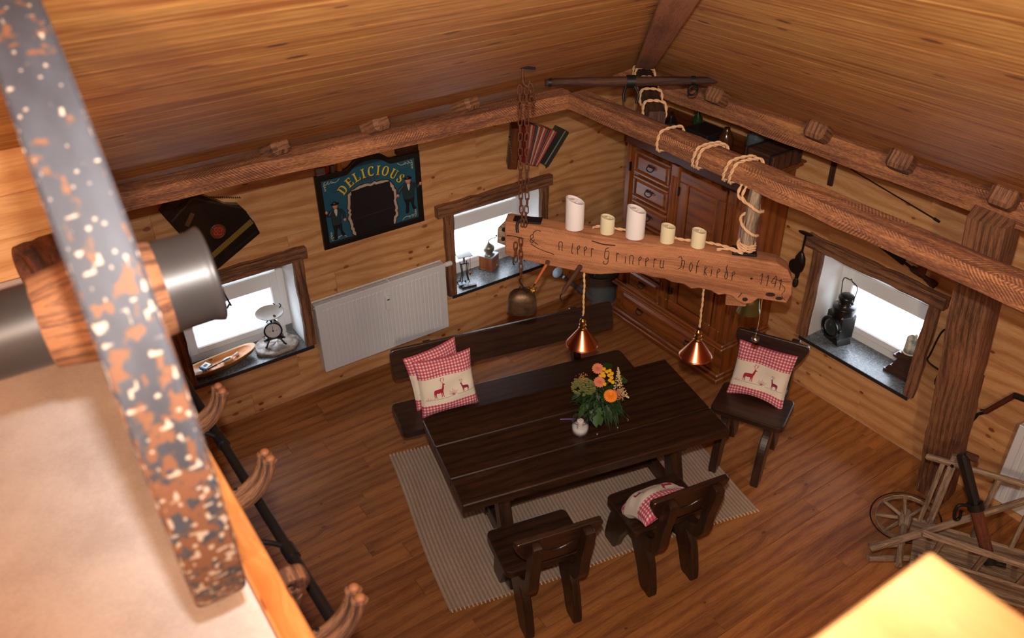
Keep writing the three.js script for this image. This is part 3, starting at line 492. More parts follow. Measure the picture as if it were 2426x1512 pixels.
{ const o = thing('pen', 'slim violet pen lying behind the candle jar', 'pen', TL(-0.015, 0.7655, -0.055), TR - 0.35); mesh(o, 'barrel', xf(lathe([[0, -0.045], [0.0025, -0.04], [0.0045, -0.02], [0.0045, 0.05], [0, 0.05]], 12), [0, 0, 0], [0, 0, 1.571]), phys({ color: hex(96, 70, 130), roughness: 0.35 })); mesh(o, 'tip', xf(lathe([[0, -0.055], [0.0015, -0.053], [0.003, -0.04], [0, -0.04]], 10), [0, 0, 0], [0, 0, -1.571]), M.steel); }
[[0.255, 0.03, 'curled pink petal fallen nearest the bouquet on the table'], [0.312, 0.083, 'curled pink petal fallen farthest from the bouquet'], [0.29, 0.012, 'tiny pink petal curl behind the others on the table'], [0.223, 0.127, 'pale green bud fallen on the table front'], [0.085, 0.134, 'small white bud fallen beside the candle jar']].forEach(([x, z, l], i) => {
  const g = i < 3 ? tube([[-0.012, 0, 0], [-0.006, 0.002, 0.005], [0.004, 0.003, 0.004], [0.012, 0.001, -0.003]], i === 2 ? 0.0015 : 0.002, 10, 5) : new THREE.IcosahedronGeometry(0.0045, 1);
  const m = solo('fallen_petal', g, std({ color: i < 3 ? hex(220, 130, 110) : hex(190, 190, 160), roughness: 0.9 }), l, 'petal', 'petals fallen on the table'); m.position.set(...TL(x, i < 3 ? 0.763 : 0.7645, z)); m.rotation.y = i;
});
// ---------- wagon wheel at the loft edge ----------
{
  const R = 0.505, w = 0.074, o = thing('wagon_wheel', 'old iron-tyred wagon wheel standing as a rail at the loft edge', 'wheel', [-4.69, LOFT + R + 0.003, 3.944]);
  o.rotation.order = 'YZX'; o.rotation.set(0, -0.056, 0.029);
  const X = (g) => g.rotateZ(-Math.PI / 2); // lathe axis y -> x
  // tyre: a slightly domed iron band, uv once round
  { const n = 128, prof = [[-w / 2, R - 0.014], [-w / 2, R - 0.004], [-w / 2 + 0.005, R - 0.0005], [0, R + 0.0015], [w / 2 - 0.005, R - 0.0005], [w / 2, R - 0.004], [w / 2, R - 0.014]], pos = [], uv = [], idx = [], m = prof.length; for (let i = 0; i <= n; i++) { const a = (i / n) * Math.PI * 2; prof.forEach(([x, r], k) => { pos.push(x, r * Math.cos(a), r * Math.sin(a)); uv.push((i / n) * 2 , (k / (m - 1)) * 0.95); if (i < n && k < m - 1) { const q = i * m + k; idx.push(q, q + 1, q + m, q + 1, q + m + 1, q + m); } }); } const g = new THREE.BufferGeometry(); g.setAttribute('position', new THREE.Float32BufferAttribute(pos, 3)); g.setAttribute('uv', new THREE.Float32BufferAttribute(uv, 2)); g.setIndex(idx); g.computeVertexNormals(); mesh(o, 'iron_tyre', toCreasedNormals(g, 0.5), M.tyre); }
  // felloes: six wooden rim pieces
  for (let k = 0; k < 6; k++) { const a0 = (k / 6) * Math.PI * 2 + 0.006, a1 = ((k + 1) / 6) * Math.PI * 2 - 0.006, s = new THREE.Shape(); s.absarc(0, 0, R - 0.013, a0, a1, false); s.absarc(0, 0, R - 0.072, a1, a0, true); const g = extr(s, w - 0.008, 0.004); g.rotateY(Math.PI / 2); mesh(o, 'felloe', uvg(g, 1), M.old); }
  // spokes
  const sp = uvg(xf(new THREE.CylinderGeometry(0.017, 0.022, R - 0.15, 10), [0, 0.08 + (R - 0.15) / 2, 0], [0, 0, 0], [1.25, 1, 0.85]), 1);
  for (let k = 0; k < 12; k++) { const m = mesh(o, 'spoke', sp, M.old); m.rotation.x = (k + 0.5) / 12 * Math.PI * 2; }
  // hub: cracked wooden barrel, long iron cap to the loft side, flared iron box on the room side
  const hub = mesh(o, 'hub', uvg(X(lathe([[0.062, -0.11], [0.075, -0.105], [0.082, -0.06], [0.088, -0.03], [0.09, 0.0], [0.084, 0.05], [0.078, 0.085], [0.06, 0.09], [0.06, -0.11]].map(([r, y]) => [r, y]), 40)), 0, [0.5, 0.3]), M.old);
  mesh(hub, 'hub_cap', X(lathe([[0, -0.3], [0.055, -0.3], [0.064, -0.294], [0.066, -0.28], [0.068, -0.1], [0.074, -0.098], [0.0, -0.097]], 40)), M.hubIron);
  mesh(hub, 'hub_band', X(lathe([[0.05, 0.07], [0.077, 0.07], [0.079, 0.078], [0.078, 0.14], [0.082, 0.152], [0.083, 0.158], [0.079, 0.161], [0.05, 0.158], [0.048, 0.12], [0.03, 0.118], [0, 0.118]], 40)), M.hubIron);
}
// rusty bush by the loft wall
{ const o = thing('iron_bush', 'rusty iron wheel bush lying by the loft plank wall', 'bush', [-4.735, LOFT + 0.085, 2.86], 0.25); o.rotation.order = 'YXZ'; mesh(o, 'ring', xf(lathe([[0.06, -0.05], [0.082, -0.048], [0.084, -0.02], [0.08, 0.0], [0.084, 0.02], [0.082, 0.048], [0.06, 0.05], [0.055, 0.0], [0.06, -0.05]], 36), [0, 0, 0], [0, 0, 1.571]), M.rust); mesh(o, 'flange', xf(lathe([[0.05, 0], [0.083, 0], [0.083, 0.03], [0.05, 0.03], [0.05, 0]], 36), [0.055, 0, 0], [0, 0, -1.571]), M.old); }
// ---------- newel post with a broad pale cap, close to the camera ----------
{
  const o = thing('newel_post', 'pale plywood-topped newel box close to the camera', 'post', [-4.52, LOFT, 5.335]);
  mesh(o, 'cap', at(wbox(0.54, 0.026, 0.53, 2, 0.003, [0.6, 0.5]), 0, 0.667, 0), M.birch);
  mesh(o, 'shaft', at(wbox(0.3, 0.654, 0.3, 1, 0.004), -0.02, 0.327, 0.03), M.fascia);
}
// ---------- hanging lamp beam ----------
const L0 = V(-2.65, 2.141, 2.01), L1 = V(-1.686, 2.021, 2.951), LN = V(-0.6983, 0, 0.7158), LU = L1.clone().sub(L0);
const beamAt = (t, off = 0.05, dy = 0) => L0.clone().addScaledVector(LU, t).addScaledVector(LN, -off).add(V(0, dy, 0));
const BYAW = -Math.atan2(LU.z, LU.x);
{
  const len = Math.hypot(LU.x, LU.z), o = thing('hanging_beam', 'weathered oak beam with burnt lettering hung over the table', 'beam', L0.toArray(), BYAW);
  // outline in (s along, y): straight top, wany bottom; sheared so that it slopes like the beam does
  const top = [[-0.01, 0.0], [0.0, 0.004], [0.3, 0.0], [0.6, -0.004], [0.9, 0.003], [1.2, 0.0], [1.36, -0.004], [1.42, -0.035], [1.45, -0.09], [1.458, -0.17]];
  const bot = [[1.44, -0.222], [1.3, -0.222], [1.27, -0.255], [1.235, -0.268], [1.2, -0.255], [1.17, -0.232], [1.13, -0.226], [1.1, -0.238], [1.06, -0.218], [1.0, -0.214], [0.96, -0.225], [0.92, -0.204], [0.86, -0.203], [0.82, -0.19], [0.76, -0.192], [0.7, -0.182], [0.65, -0.186], [0.58, -0.2], [0.5, -0.222], [0.44, -0.23], [0.39, -0.226], [0.3, -0.222], [0.15, -0.214], [0.02, -0.2], [-0.012, -0.19]];
  const shape = poly([...top, ...bot].reverse()), g0 = extr(shape, 0.105, 0.008, 2); g0.translate(0, 0, -0.0525 );
  const g = uvg(g0, 0, [1.5, 0.75]); const P = g.attributes.position; for (let i = 0; i < P.count; i++) P.setY(i, P.getY(i) + (P.getX(i) / len) * LU.y); g.computeVertexNormals();
  mesh(o, 'timber', g, M.hung);
  // lettering and cracks, burnt into the front face: thin inlays of dark wood strokes
  const ink = std({ color: hex(44, 26, 18), roughness: 1 }), st = [];
  const pos = (x, y) => V(x, y + (x / len) * LU.y, 0.0012);
  const line = (pts, r = 0.0022) => st.push(tube(pts.map(([x, y]) => pos(x, y)), r, Math.max(6, pts.length * 4), 5));
  const glyph = {
    amp: [[[0.75, 0.55], [0.35, 0.1], [0.05, 0.35], [0.6, 0.85], [0.45, 1.1], [0.1, 0.9], [0.25, 0.5], [0.9, 0.15], [1.3, 0.0]], [[0.5, 1.1], [0.7, 1.5], [1.3, 1.75], [1.7, 1.65]], [[0.2, -0.05], [1.2, -0.45], [2.6, -0.75], [3.4, -0.85], [3.8, -1.0]]],
    n: [[[0.1, 0], [0.1, 0.9], [0.3, 1.0]], [[0.3, 1.0], [0.5, 0.9], [0.52, 0.05], [0.6, 0]]], l: [[[0.25, 1.15], [0.15, 0.6], [0.15, 0.05], [0.3, 0]]], e: [[[0.15, 0], [0.12, 0.8], [0.3, 1], [0.42, 0.8], [0.14, 0.5]]], r: [[[0.15, 0], [0.15, 1]], [[0.15, 0.75], [0.3, 0.95], [0.45, 0.85]]],
    G: [[[0.75, 1.4], [0.4, 1.25], [0.25, 0.8], [0.3, 0.2], [0.55, 0.1], [0.75, 0.4], [0.75, 1.0], [0.3, 0.95]], [[0.75, 0.4], [0.7, -0.3], [0.4, -0.5], [0.1, -0.35], [0.2, -0.15]]], i: [[[0.15, 0], [0.15, 0.8]], [[0.15, 1.0], [0.17, 1.05]]], u: [[[0.1, 0.9], [0.1, 0.1], [0.3, 0], [0.5, 0.2]], [[0.5, 0.9], [0.5, 0.1], [0.6, 0]]],
    y: [[[0.1, 0.9], [0.15, 0.3], [0.45, 0.2]], [[0.5, 0.95], [0.48, -0.2], [0.2, -0.4]]], N: [[[0.0, 1.3], [0.3, 1.45], [0.45, 1.2], [0.4, 0.2], [0.1, 0.05]], [[0.45, 0.9], [0.7, 1.1], [0.85, 0.95], [0.75, 0.1]]], o: [[[0.3, 0], [0.08, 0.4], [0.3, 1.0], [0.5, 0.55], [0.3, 0]]], f: [[[0.15, 0], [0.2, 1.2], [0.4, 1.5]], [[0.05, 0.7], [0.4, 0.8]]],
    k: [[[0.15, 0], [0.18, 1.0]], [[0.45, 0.95], [0.2, 0.5], [0.5, 0.0]]], d: [[[0.4, 0.5], [0.2, 0.9], [0.1, 0.3], [0.25, 0], [0.45, 0.3], [0.3, 0.9], [0.15, 1.3], [0.3, 1.6]]], one: [[[0.05, 0.75], [0.2, 1.0], [0.2, 0]]], four: [[[0.5, 0], [0.5, 1.05], [0.1, 0.35], [0.6, 0.35]]],
  };
  const H = 0.052; const put = (ch, x, y, s = 1) => glyph[ch].forEach((l) => line(l.map(([a, b]) => [x + a * H * 0.72 * s, y + b * H * s]), 0.0019));
  [['amp', 0.12, -0.1, 0.9], ['n', 0.27, -0.115], ['l', 0.335, -0.122], ['e', 0.365, -0.122], ['e', 0.4, -0.122], ['r', 0.435, -0.125], ['G', 0.5, -0.13], ['r', 0.565, -0.13], ['i', 0.61, -0.132], ['n', 0.635, -0.132], ['e', 0.68, -0.132], ['e', 0.715, -0.132], ['r', 0.755, -0.13], ['u', 0.79, -0.128], ['N', 0.88, -0.12], ['o', 0.935, -0.122], ['f', 0.97, -0.128], ['k', 1.01, -0.13], ['i', 1.045, -0.132], ['e', 1.075, -0.134], ['d', 1.115, -0.136], ['e', 1.15, -0.136], ['one', 1.29, -0.135, 1.25], ['one', 1.32, -0.14, 1.25], ['four', 1.345, -0.14, 1.25], ['one', 1.385, -0.15, 1.2]].forEach((a) => put(...a));
  line([[0.0, -0.075], [0.04, -0.073], [0.09, -0.08]], 0.0025); line([[0.44, -0.032], [0.5, -0.042], [0.56, -0.038]], 0.003); line([[1.2, -0.23], [1.215, -0.2]], 0.002); line([[1.39, -0.11], [1.42, -0.14], [1.41, -0.18], [1.43, -0.205]], 0.0014); line([[1.36, -0.09], [1.4, -0.1], [1.44, -0.095]], 0.0014);
  mesh(o, 'burnt_lettering', st, ink);
  const kn = (x, y, a, b) => at(xf(new THREE.SphereGeometry(1, 14, 8), [0, 0, 0], [0, 0, 0], [a, b, 0.002]), x, y + (x / len) * LU.y, 0.0004);
  mesh(o, 'knot', [kn(1.235, -0.236, 0.014, 0.012), kn(1.355, -0.185, 0.024, 0.012), kn(1.4, -0.2, 0.018, 0.01), kn(1.25, -0.11, 0.007, 0.006)], ink);
  // bolted cheek pieces at the ends, iron strap on top
  mesh(o, 'end_cheek', uvg(at(extr(poly([[-0.07, -0.17], [0.02, -0.2], [0.02, -0.02], [-0.03, -0.05], [-0.065, -0.09]]), 0.03, 0.005), 0, 0, -0.1), 0), M.grey);
  mesh(o, 'bolt', [at(xf(new THREE.CylinderGeometry(0.011, 0.011, 0.012, 6), [0, 0, 0], [1.571, 0, 0]), -0.03, -0.085, -0.08), at(xf(new THREE.CylinderGeometry(0.011, 0.011, 0.012, 6), [0, 0, 0], [1.571, 0, 0]), -0.035, -0.14, -0.08)], M.blackIron);
  mesh(o, 'lower_block', uvg(at(extr(rrect(0.11, 0.1, 0.012), 0.05, 0.005), 1.2, -0.37, -0.07), 0), M.hung);
  mesh(o, 'iron_plate', [at(wbox(0.15, 0.01, 0.07), 0.1, -0.004, -0.05), at(wbox(0.12, 0.012, 0.09), 1.2, -0.095, -0.05)], M.blackIron);
}
// candles on the beam
function candle(tall, wax, x, label) {
  const p = beamAt(x, 0.05, 0.002), r = tall ? 0.048 : 0.0365, h = tall ? 0.172 : 0.094, o = thing('led_candle', label, 'candle', p.toArray(), 0, 'candles on the hanging beam');
  const pos = [], idx = [], uv = [], n = 40, prof = [[0, 0], [0.9, 0], [1, 0.008], [1, 0.5], [1, 1], [0.93, 1.004], [0.86, 0.995], [0.8, 0.93], [0.6, 0.91], [0, 0.9]], m = prof.length, lo = tall ? 0.035 : 0.014;
  for (let i = 0; i <= n; i++) { const a = (i / n) * Math.PI * 2, dip = lo * (0.5 + 0.5 * Math.cos(a - 0.6)); prof.forEach(([q, y], k) => { const yy = y * h - (y > 0.4 ? ((y - 0.4) / 0.6) * dip * (k < 7 ? 1 : 0.7) : 0); pos.push(q * r * Math.cos(a), yy, q * r * Math.sin(a)); uv.push(i / n, y); if (i < n && k < m - 1) { const z = i * m + k; idx.push(z, z + 1, z + m, z + 1, z + m + 1, z + m); } }); }
  const g = new THREE.BufferGeometry(); g.setAttribute('position', new THREE.Float32BufferAttribute(pos, 3)); g.setAttribute('uv', new THREE.Float32BufferAttribute(uv, 2)); g.setIndex(idx); g.computeVertexNormals();
  mesh(o, 'wax_body', g, wax); mesh(o, 'wick', rod(V(0, h * 0.86, 0), V(0.001, h * 0.86 + 0.014, 0.001), 0.0018, 0.0012, 6), std({ color: hex(230, 226, 220) }));
}
candle(true, M.wax, 0.256, 'tall white candle nearest the hanging chain');
candle(false, M.waxCream, 0.38, 'short cream candle between the two tall ones');
candle(true, M.wax, 0.485, 'tall white candle in the middle of the beam');
candle(false, M.waxCream, 0.606, 'short cream candle just right of the middle tall one');
candle(false, M.waxCream, 0.72, 'short cream candle farthest from the chain, beside the rope end');
// copper pendants
function pendant(t, label, yb) {
  const p = beamAt(t, 0.05), o = thing('pendant_lamp', label, 'lamp', [p.x, yb, p.z], 0, 'copper pendants under the beam'), top = beamAt(t).y - yb - 0.2;
  const sh = mesh(o, 'lamp_shade', lathe([[0.088, 0.0], [0.0905, 0.001], [0.0895, 0.005], [0.086, 0.011], [0.024, 0.1], [0.02, 0.104], [0.0215, 0.1], [0.083, 0.011], [0.086, 0.002]], 56), M.copper);
  mesh(o, 'rim', at(xf(new THREE.TorusGeometry(0.0895, 0.0022, 8, 56), [0, 0, 0], [1.571, 0, 0]), 0, 0.002, 0), M.copper);
  mesh(o, 'socket', lathe([[0.0, 0.1], [0.023, 0.1], [0.024, 0.108], [0.018, 0.112], [0.0175, 0.122], [0.021, 0.126], [0.021, 0.133], [0.017, 0.137], [0.016, 0.15], [0.019, 0.154], [0.017, 0.161], [0.007, 0.168], [0.005, 0.176], [0, 0.176]], 32), M.brass);
  mesh(o, 'cord_grip', lathe([[0, 0.17], [0.008, 0.17], [0.007, 0.186], [0, 0.188]], 12), M.black);
  const r = mulberry(t * 999), pts = []; for (let i = 0; i <= 8; i++) pts.push([(r() - 0.5) * 0.006, 0.185 + (top - 0.185) * (i / 8), (r() - 0.5) * 0.006]);
  mesh(o, 'cord', rope(pts, 0.0062, 30), M.cord);
  mesh(o, 'bulb', at(new THREE.SphereGeometry(0.026, 20, 14), 0, 0.05, 0), phys({ color: hex(240, 236, 226), roughness: 0.25 }));
}
pendant(0.301, 'copper cone pendant lamp nearer the bench and chain', 1.392);
pendant(0.763, 'copper cone pendant lamp nearer the cupboard corner and rope', 1.384);
// rusty chain from the ceiling, looped double, with a hook and a cow bell
function linkGeo() { const s = 0.0225, w = 0.0085, pts = []; for (let i = 0; i < 20; i++) { const a = (i / 20) * Math.PI * 2; pts.push([Math.cos(a) * w, Math.sin(a) * w + Math.sign(Math.sin(a) || 1) * (s - w), 0]); } return tube(pts, 0.0034, 28, 6, true); }
const CX = -2.59, CZ = 2.08;
{
  const o = thing('hanging_chain', 'rusty doubled chain carrying the beam from the ceiling', 'chain', [CX, 2.94, CZ], BYAW), lg = linkGeo(), hk = [];
  mesh(o, 'ceiling_plate', xf(wbox(0.12, 0.012, 0.03), [0, -0.0, 0], [-0.4, 0.6, 0]), M.blackIron);
  mesh(o, 'hook', tube([[0, 0, 0], [0, -0.05, 0], [0.006, -0.08, 0], [0.022, -0.09, 0], [0.03, -0.072, 0.0], [0.03, -0.06, 0]], 0.007, 24, 8), M.rust);
  for (const [dx, n, y0] of [[-0.015, 19, -0.085], [0.017, 19, -0.085]]) for (let i = 0; i < n; i++) { const m = mesh(o, 'link', lg, M.rust); m.position.set(dx * (1 - (i > 15 ? (i - 15) * 0.2 : 0)), y0 - 0.02 - i * 0.0382, 0.0); m.rotation.set(0, i % 2 ? 1.4 : 0.15, (i % 3 - 1) * 0.05); }
  // slack bunch at the hook
  for (let i = 0; i < 4; i++) { const m = mesh(o, 'link', lg, M.rust); m.position.set(0.04 + 0.003 * i, -0.09 - i * 0.028, 0.01); m.rotation.set(0.2 * i, i % 2 ? 1.3 : 0.3, 0.3); }
  mesh(o, 'shackle', tube([[-0.03, -0.84, 0.02], [-0.034, -0.8, 0.0], [-0.01, -0.775, -0.01], [0.012, -0.8, -0.02], [0.008, -0.84, -0.03]], 0.008, 24, 8), M.blackIron);
  // front tail with the bell hook
  const z1 = 0.075; for (let i = 0; i < 6; i++) { const m = mesh(o, 'link', lg, M.rust); m.position.set(-0.004, -0.86 - i * 0.036, z1); m.rotation.set(0, i % 2 ? 1.3 : 0.1, 0.06); }
  for (let i = 0; i < 3; i++) { const m = mesh(o, 'link', lg, M.rust); m.position.set(-0.03, -0.885 - i * 0.036, z1 + 0.004); m.rotation.set(0, i % 2 ? 1.3 : 0.1, -0.05); }
  mesh(o, 'bell_hook', tube([[-0.004, -1.075, z1], [-0.012, -1.085, z1], [-0.006, -1.105, z1], [0.006, -1.125, z1], [0.004, -1.142, z1]], 0.0035, 18, 6), M.blackIron);
}
{
  const p = V(CX, 1.795, CZ).addScaledVector(LN, 0.075), o = thing('cow_bell', 'dull bronze cow bell hanging under the chain end of the beam', 'bell', [p.x, p.y, p.z], BYAW + 0.2);
  const n = 40, pos = [], idx = [], uv = [], prof = [[0.0, 0], [0.35, -0.002], [0.62, -0.01], [0.84, -0.028], [0.95, -0.055], [0.98, -0.085], [1.0, -0.12], [1.0, -0.128], [0.96, -0.128], [0.94, -0.085], [0.8, -0.035], [0, -0.012]], m = prof.length;
  for (let i = 0; i <= n; i++) { const a = (i / n) * Math.PI * 2, c = Math.cos(a), s = Math.sin(a), sq = Math.pow(Math.abs(c) ** 3 + Math.abs(s) ** 3, -1 / 3); prof.forEach(([q, y], k) => { pos.push(q * 0.078 * c * sq, y, q * 0.058 * s * sq); uv.push((i / n) * 2, y * 6); if (i < n && k < m - 1) { const z = i * m + k; idx.push(z, z + m, z + 1, z + 1, z + m, z + m + 1); } }); }
  const g = new THREE.BufferGeometry(); g.setAttribute('position', new THREE.Float32BufferAttribute(pos, 3)); g.setAttribute('uv', new THREE.Float32BufferAttribute(uv, 2)); g.setIndex(idx); g.computeVertexNormals();
  mesh(o, 'bell_body', g, M.bell); mesh(o, 'hanger', at(xf(new THREE.TorusGeometry(0.013, 0.0035, 8, 20), [0, 0, 0], [0, 0, 0]), 0, 0.008, 0), M.blackIron); mesh(o, 'clapper', [rod(V(0, -0.01, 0), V(0, -0.11, 0), 0.003), at(new THREE.SphereGeometry(0.011, 12, 8), 0, -0.115, 0)], M.blackIron);
}
// weathered stake that carries the other end, with a rope wound round it
{
  const B = beamAt(0.895, 0.05), T0 = V(-1.72, 2.40, 2.80), o = thing('hanging_stake', 'cracked weathered stake joining the beam to the tie beam above', 'stake', [B.x, B.y, B.z]);
  const d = V(T0.x - B.x, T0.y - B.y, T0.z - B.z), n = 26, m = 22, pos = [], uv = [], idx = [], R = mulberry(5); const ph = Array.from({ length: m }, () => R());
  for (let j = 0; j <= n; j++) { const t = j / n; for (let i = 0; i <= m; i++) { const a = (i / m) * Math.PI * 2, k = i % m, r = (0.038 - 0.008 * t) * (0.82 + 0.32 * ph[k] + 0.1 * Math.sin(t * 14 + k * 2) + (k % 4 === 0 ? -0.25 : 0)); pos.push(d.x * t + Math.cos(a) * r, d.y * t + 0.006 * Math.sin(k), d.z * t + Math.sin(a) * r); uv.push(t * 0.3, i / m * 0.3); if (j < n && i < m) { const q = j * (m + 1) + i; idx.push(q, q + m + 1, q + 1, q + 1, q + m + 1, q + m + 2); } } }
  const g = new THREE.BufferGeometry(); g.setAttribute('position', new THREE.Float32BufferAttribute(pos, 3)); g.setAttribute('uv', new THREE.Float32BufferAttribute(uv, 2)); g.setIndex(idx); g.computeVertexNormals();
  mesh(o, 'wood', g, M.grey); mesh(o, 'iron_eye', [at(xf(new THREE.TorusGeometry(0.018, 0.005, 8, 20), [0, 0, 0], [0, 0.5, 0]), d.x * 0.95, d.y * 0.93, d.z * 0.95 + 0.02), rod(V(d.x * 0.97 - 0.01, d.y * 0.93, d.z), V(d.x * 0.97 + 0.07, d.y * 0.91, d.z + 0.02), 0.007)], M.blackIron);
  mesh(o, 'wire_twist', tube([[0.03, 0.0, 0.03], [0.045, 0.02, 0.0], [0.02, 0.012, -0.03], [-0.03, 0.016, -0.02], [-0.035, 0.03, 0.03], [0.03, 0.04, 0.035]], 0.0018, 30, 5), M.rust);
}
// pale rope: wound along dragon beam and tie beam, down the stake and over the hanging beam
{
  const o = thing('hemp_rope', 'pale twisted rope wound round the roof timbers and the stake', 'rope', [0, 0, 0]);
  const coil = (c, ax, hw, hh, lead = 0.05) => { const A = ax.clone().normalize(), S = V(-A.z, 0, A.x), pts = []; for (let i = 0; i <= 12; i++) { const a = (i / 12) * Math.PI * 2 - Math.PI / 2 - 0.3, k = Math.pow(Math.abs(Math.cos(a)) ** 4 + Math.abs(Math.sin(a)) ** 4, -0.25); pts.push(c.clone().addScaledVector(S, Math.cos(a) * hw * k).add(V(0, Math.sin(a) * hh * k, 0)).addScaledVector(A, lead * (i / 12 - 0.5))); } return pts; };
  const d0 = V(-1.58, 2.435, 1.93), d1 = V(-0.84, 2.36, 0.98), dd = d1.clone().sub(d0), g1 = [];
  for (const t of [0.93, 0.8, 0.6, 0.36, 0.14]) g1.push(rope(coil(d0.clone().lerp(d1, t), dd, 0.064, 0.058, 0.09), 0.0085, 26));
  for (const [z, l] of [[2.16, 0.05], [2.44, 0.1], [2.47, 0.1], [2.66, 0.12], [2.7, 0.12]]) g1.push(rope(coil(V(-1.69, 2.416, z), V(0, 0, 1), 0.084, 0.064, l), 0.0085, 26));
  mesh(o, 'upper_turns', g1, M.rope);
  const B = beamAt(0.895, 0.05), s = (t, a, r = 0.05) => V(B.x + (-1.72 - B.x) * t + Math.cos(a) * r, B.y + (2.4 - B.y) * t, B.z + (2.8 - B.z) * t + Math.sin(a) * r), g2 = [];
  for (const k of [0, 0.03]) g2.push(rope([[-1.755, 2.38, 2.735 + k], [-1.775, 2.33, 2.74 + k * 0.9], s(0.74, 2.6 + k, 0.06), s(0.66, 1.9), s(0.62, 0.8), s(0.56, -0.6), s(0.5, -2), s(0.42, 3.0, 0.052), s(0.33, 2.0, 0.05), s(0.26, 0.6, 0.045), s(0.2, -1, 0.045), s(0.14, -2.6, 0.045), s(0.08, 2.9, 0.048)], 0.0075, 26));
  for (let i = 0; i < 3; i++) g2.push(rope([s(0.1 + i * 0.035, 3.4, 0.044), s(0.09 + i * 0.035, 2.3, 0.047), s(0.08 + i * 0.035, 1.2, 0.044), s(0.08 + i * 0.035, 0.2, 0.042)], 0.0075, 26));
  mesh(o, 'stake_turns', g2, M.rope);
  const tp = (t, off, dy = 0.01) => beamAt(t, off, dy);
  mesh(o, 'loose_end', [rope([s(0.07, 2.9, 0.045), tp(0.82, 0.05, 0.022), tp(0.74, 0.085, 0.012), tp(0.66, 0.075, 0.012), tp(0.6, 0.095, 0.012)], 0.0075, 26), rope([s(0.05, 2.7, 0.045), tp(0.83, 0.03, 0.02), tp(0.79, 0.02, 0.012)], 0.0075, 26), rope([tp(0.46, 0.09, 0.012), tp(0.4, 0.085, 0.012), tp(0.35, 0.085, 0.012), tp(0.325, 0.06, 0.012)], 0.0075, 26)], M.rope);
}
// small bells under the far end of the beam
{ const p = beamAt(0.945, 0.09), o = thing('brass_bell', 'greenish brass bell under the rope end of the beam', 'bell', [p.x, p.y - 0.255, p.z]); mesh(o, 'bell_body', lathe([[0, 0.0], [0.03, -0.002], [0.045, -0.012], [0.05, -0.04], [0.054, -0.08], [0.062, -0.102], [0.058, -0.102], [0.05, -0.08], [0.045, -0.04], [0.04, -0.014], [0, -0.008]], 36), phys({ color: hex(116, 106, 62), roughness: 0.35, metalness: 0.85 })); mesh(o, 'crown', at(new THREE.TorusGeometry(0.012, 0.004, 8, 18), 0, 0.01, 0), M.dullBrass); }
{ const p = beamAt(0.985, 0.06), o = thing('jingle_bell', 'tiny silver jingle bell dangling on a string above the chair', 'bell', [p.x, p.y - 0.505, p.z]); mesh(o, 'shell', [xf(new THREE.SphereGeometry(0.02, 20, 14), [0, 0, 0], [0, 0, 0], [1, 0.95, 1]), at(xf(new THREE.TorusGeometry(0.0205, 0.0025, 8, 28), [0, 0, 0], [1.2, 0.3, 0]), 0, 0.002, 0)], M.steel); mesh(o, 'eye', at(new THREE.TorusGeometry(0.005, 0.0015, 6, 14), 0, 0.023, 0), M.brass); mesh(o, 'bead', at(new THREE.SphereGeometry(0.008, 10, 8).scale(0.8, 1.5, 0.8), -0.004, 0.055, 0), M.black); mesh(o, 'string', tube([[0, 0.026, 0], [0.005, 0.06, 0], [0.006, 0.085, 0], [0.004, 0.2, 0], [0.0, 0.27, 0]], 0.0012, 16, 5), M.cord); }
// two wooden-handled tools pegged into the beam face
{ const p = beamAt(0.16, -0.004, -0.195), o = thing('brass_ladle', 'brass ended tool with an orange wooden handle, pegged under the beam', 'tool', p.toArray(), BYAW); o.rotation.order = 'YXZ'; mesh(o, 'handle', rod(V(0, 0, 0), V(-0.062, -0.115, 0.03), 0.0085, 0.006), phys({ color: hex(176, 92, 42), roughness: 0.5 })); mesh(o, 'ferrule', rod(V(-0.058, -0.108, 0.028), V(-0.074, -0.142, 0.036), 0.0055, 0.004), M.brass); mesh(o, 'brass_head', [at(xf(lathe([[0, -0.03], [0.012, -0.03], [0.015, -0.022], [0.009, -0.01], [0.011, 0.0], [0.016, 0.008], [0.012, 0.02], [0.008, 0.03], [0, 0.03]], 20), [0, 0, 0], [0, 0, 1.35]), -0.088, -0.152, 0.037), rod(V(-0.08, -0.146, 0.037), V(-0.05, -0.138, 0.037), 0.004)], M.brass); mesh(o, 'peg', rod(V(0, 0, -0.02), V(0, 0, 0.01), 0.012), M.oldDark); }
{ const p = beamAt(0.285, -0.004, -0.195), o = thing('hoof_pick', 'hook tool with a dark wooden handle, pegged beside the lamp cord', 'tool', p.toArray(), BYAW); mesh(o, 'handle', rod(V(0, 0, 0), V(-0.078, -0.13, 0.035), 0.013, 0.0105), M.oldDark); mesh(o, 'ferrule', rod(V(-0.075, -0.126, 0.034), V(-0.084, -0.143, 0.038), 0.0115, 0.009), M.dullBrass); mesh(o, 'hook', tube([[-0.082, -0.14, 0.037], [-0.094, -0.16, 0.04], [-0.09, -0.18, 0.042], [-0.078, -0.188, 0.042], [-0.072, -0.178, 0.042]], 0.004, 18, 6), M.blackIron); mesh(o, 'peg', rod(V(0, 0, -0.02), V(0, 0, 0.01), 0.014), M.oldDark); }
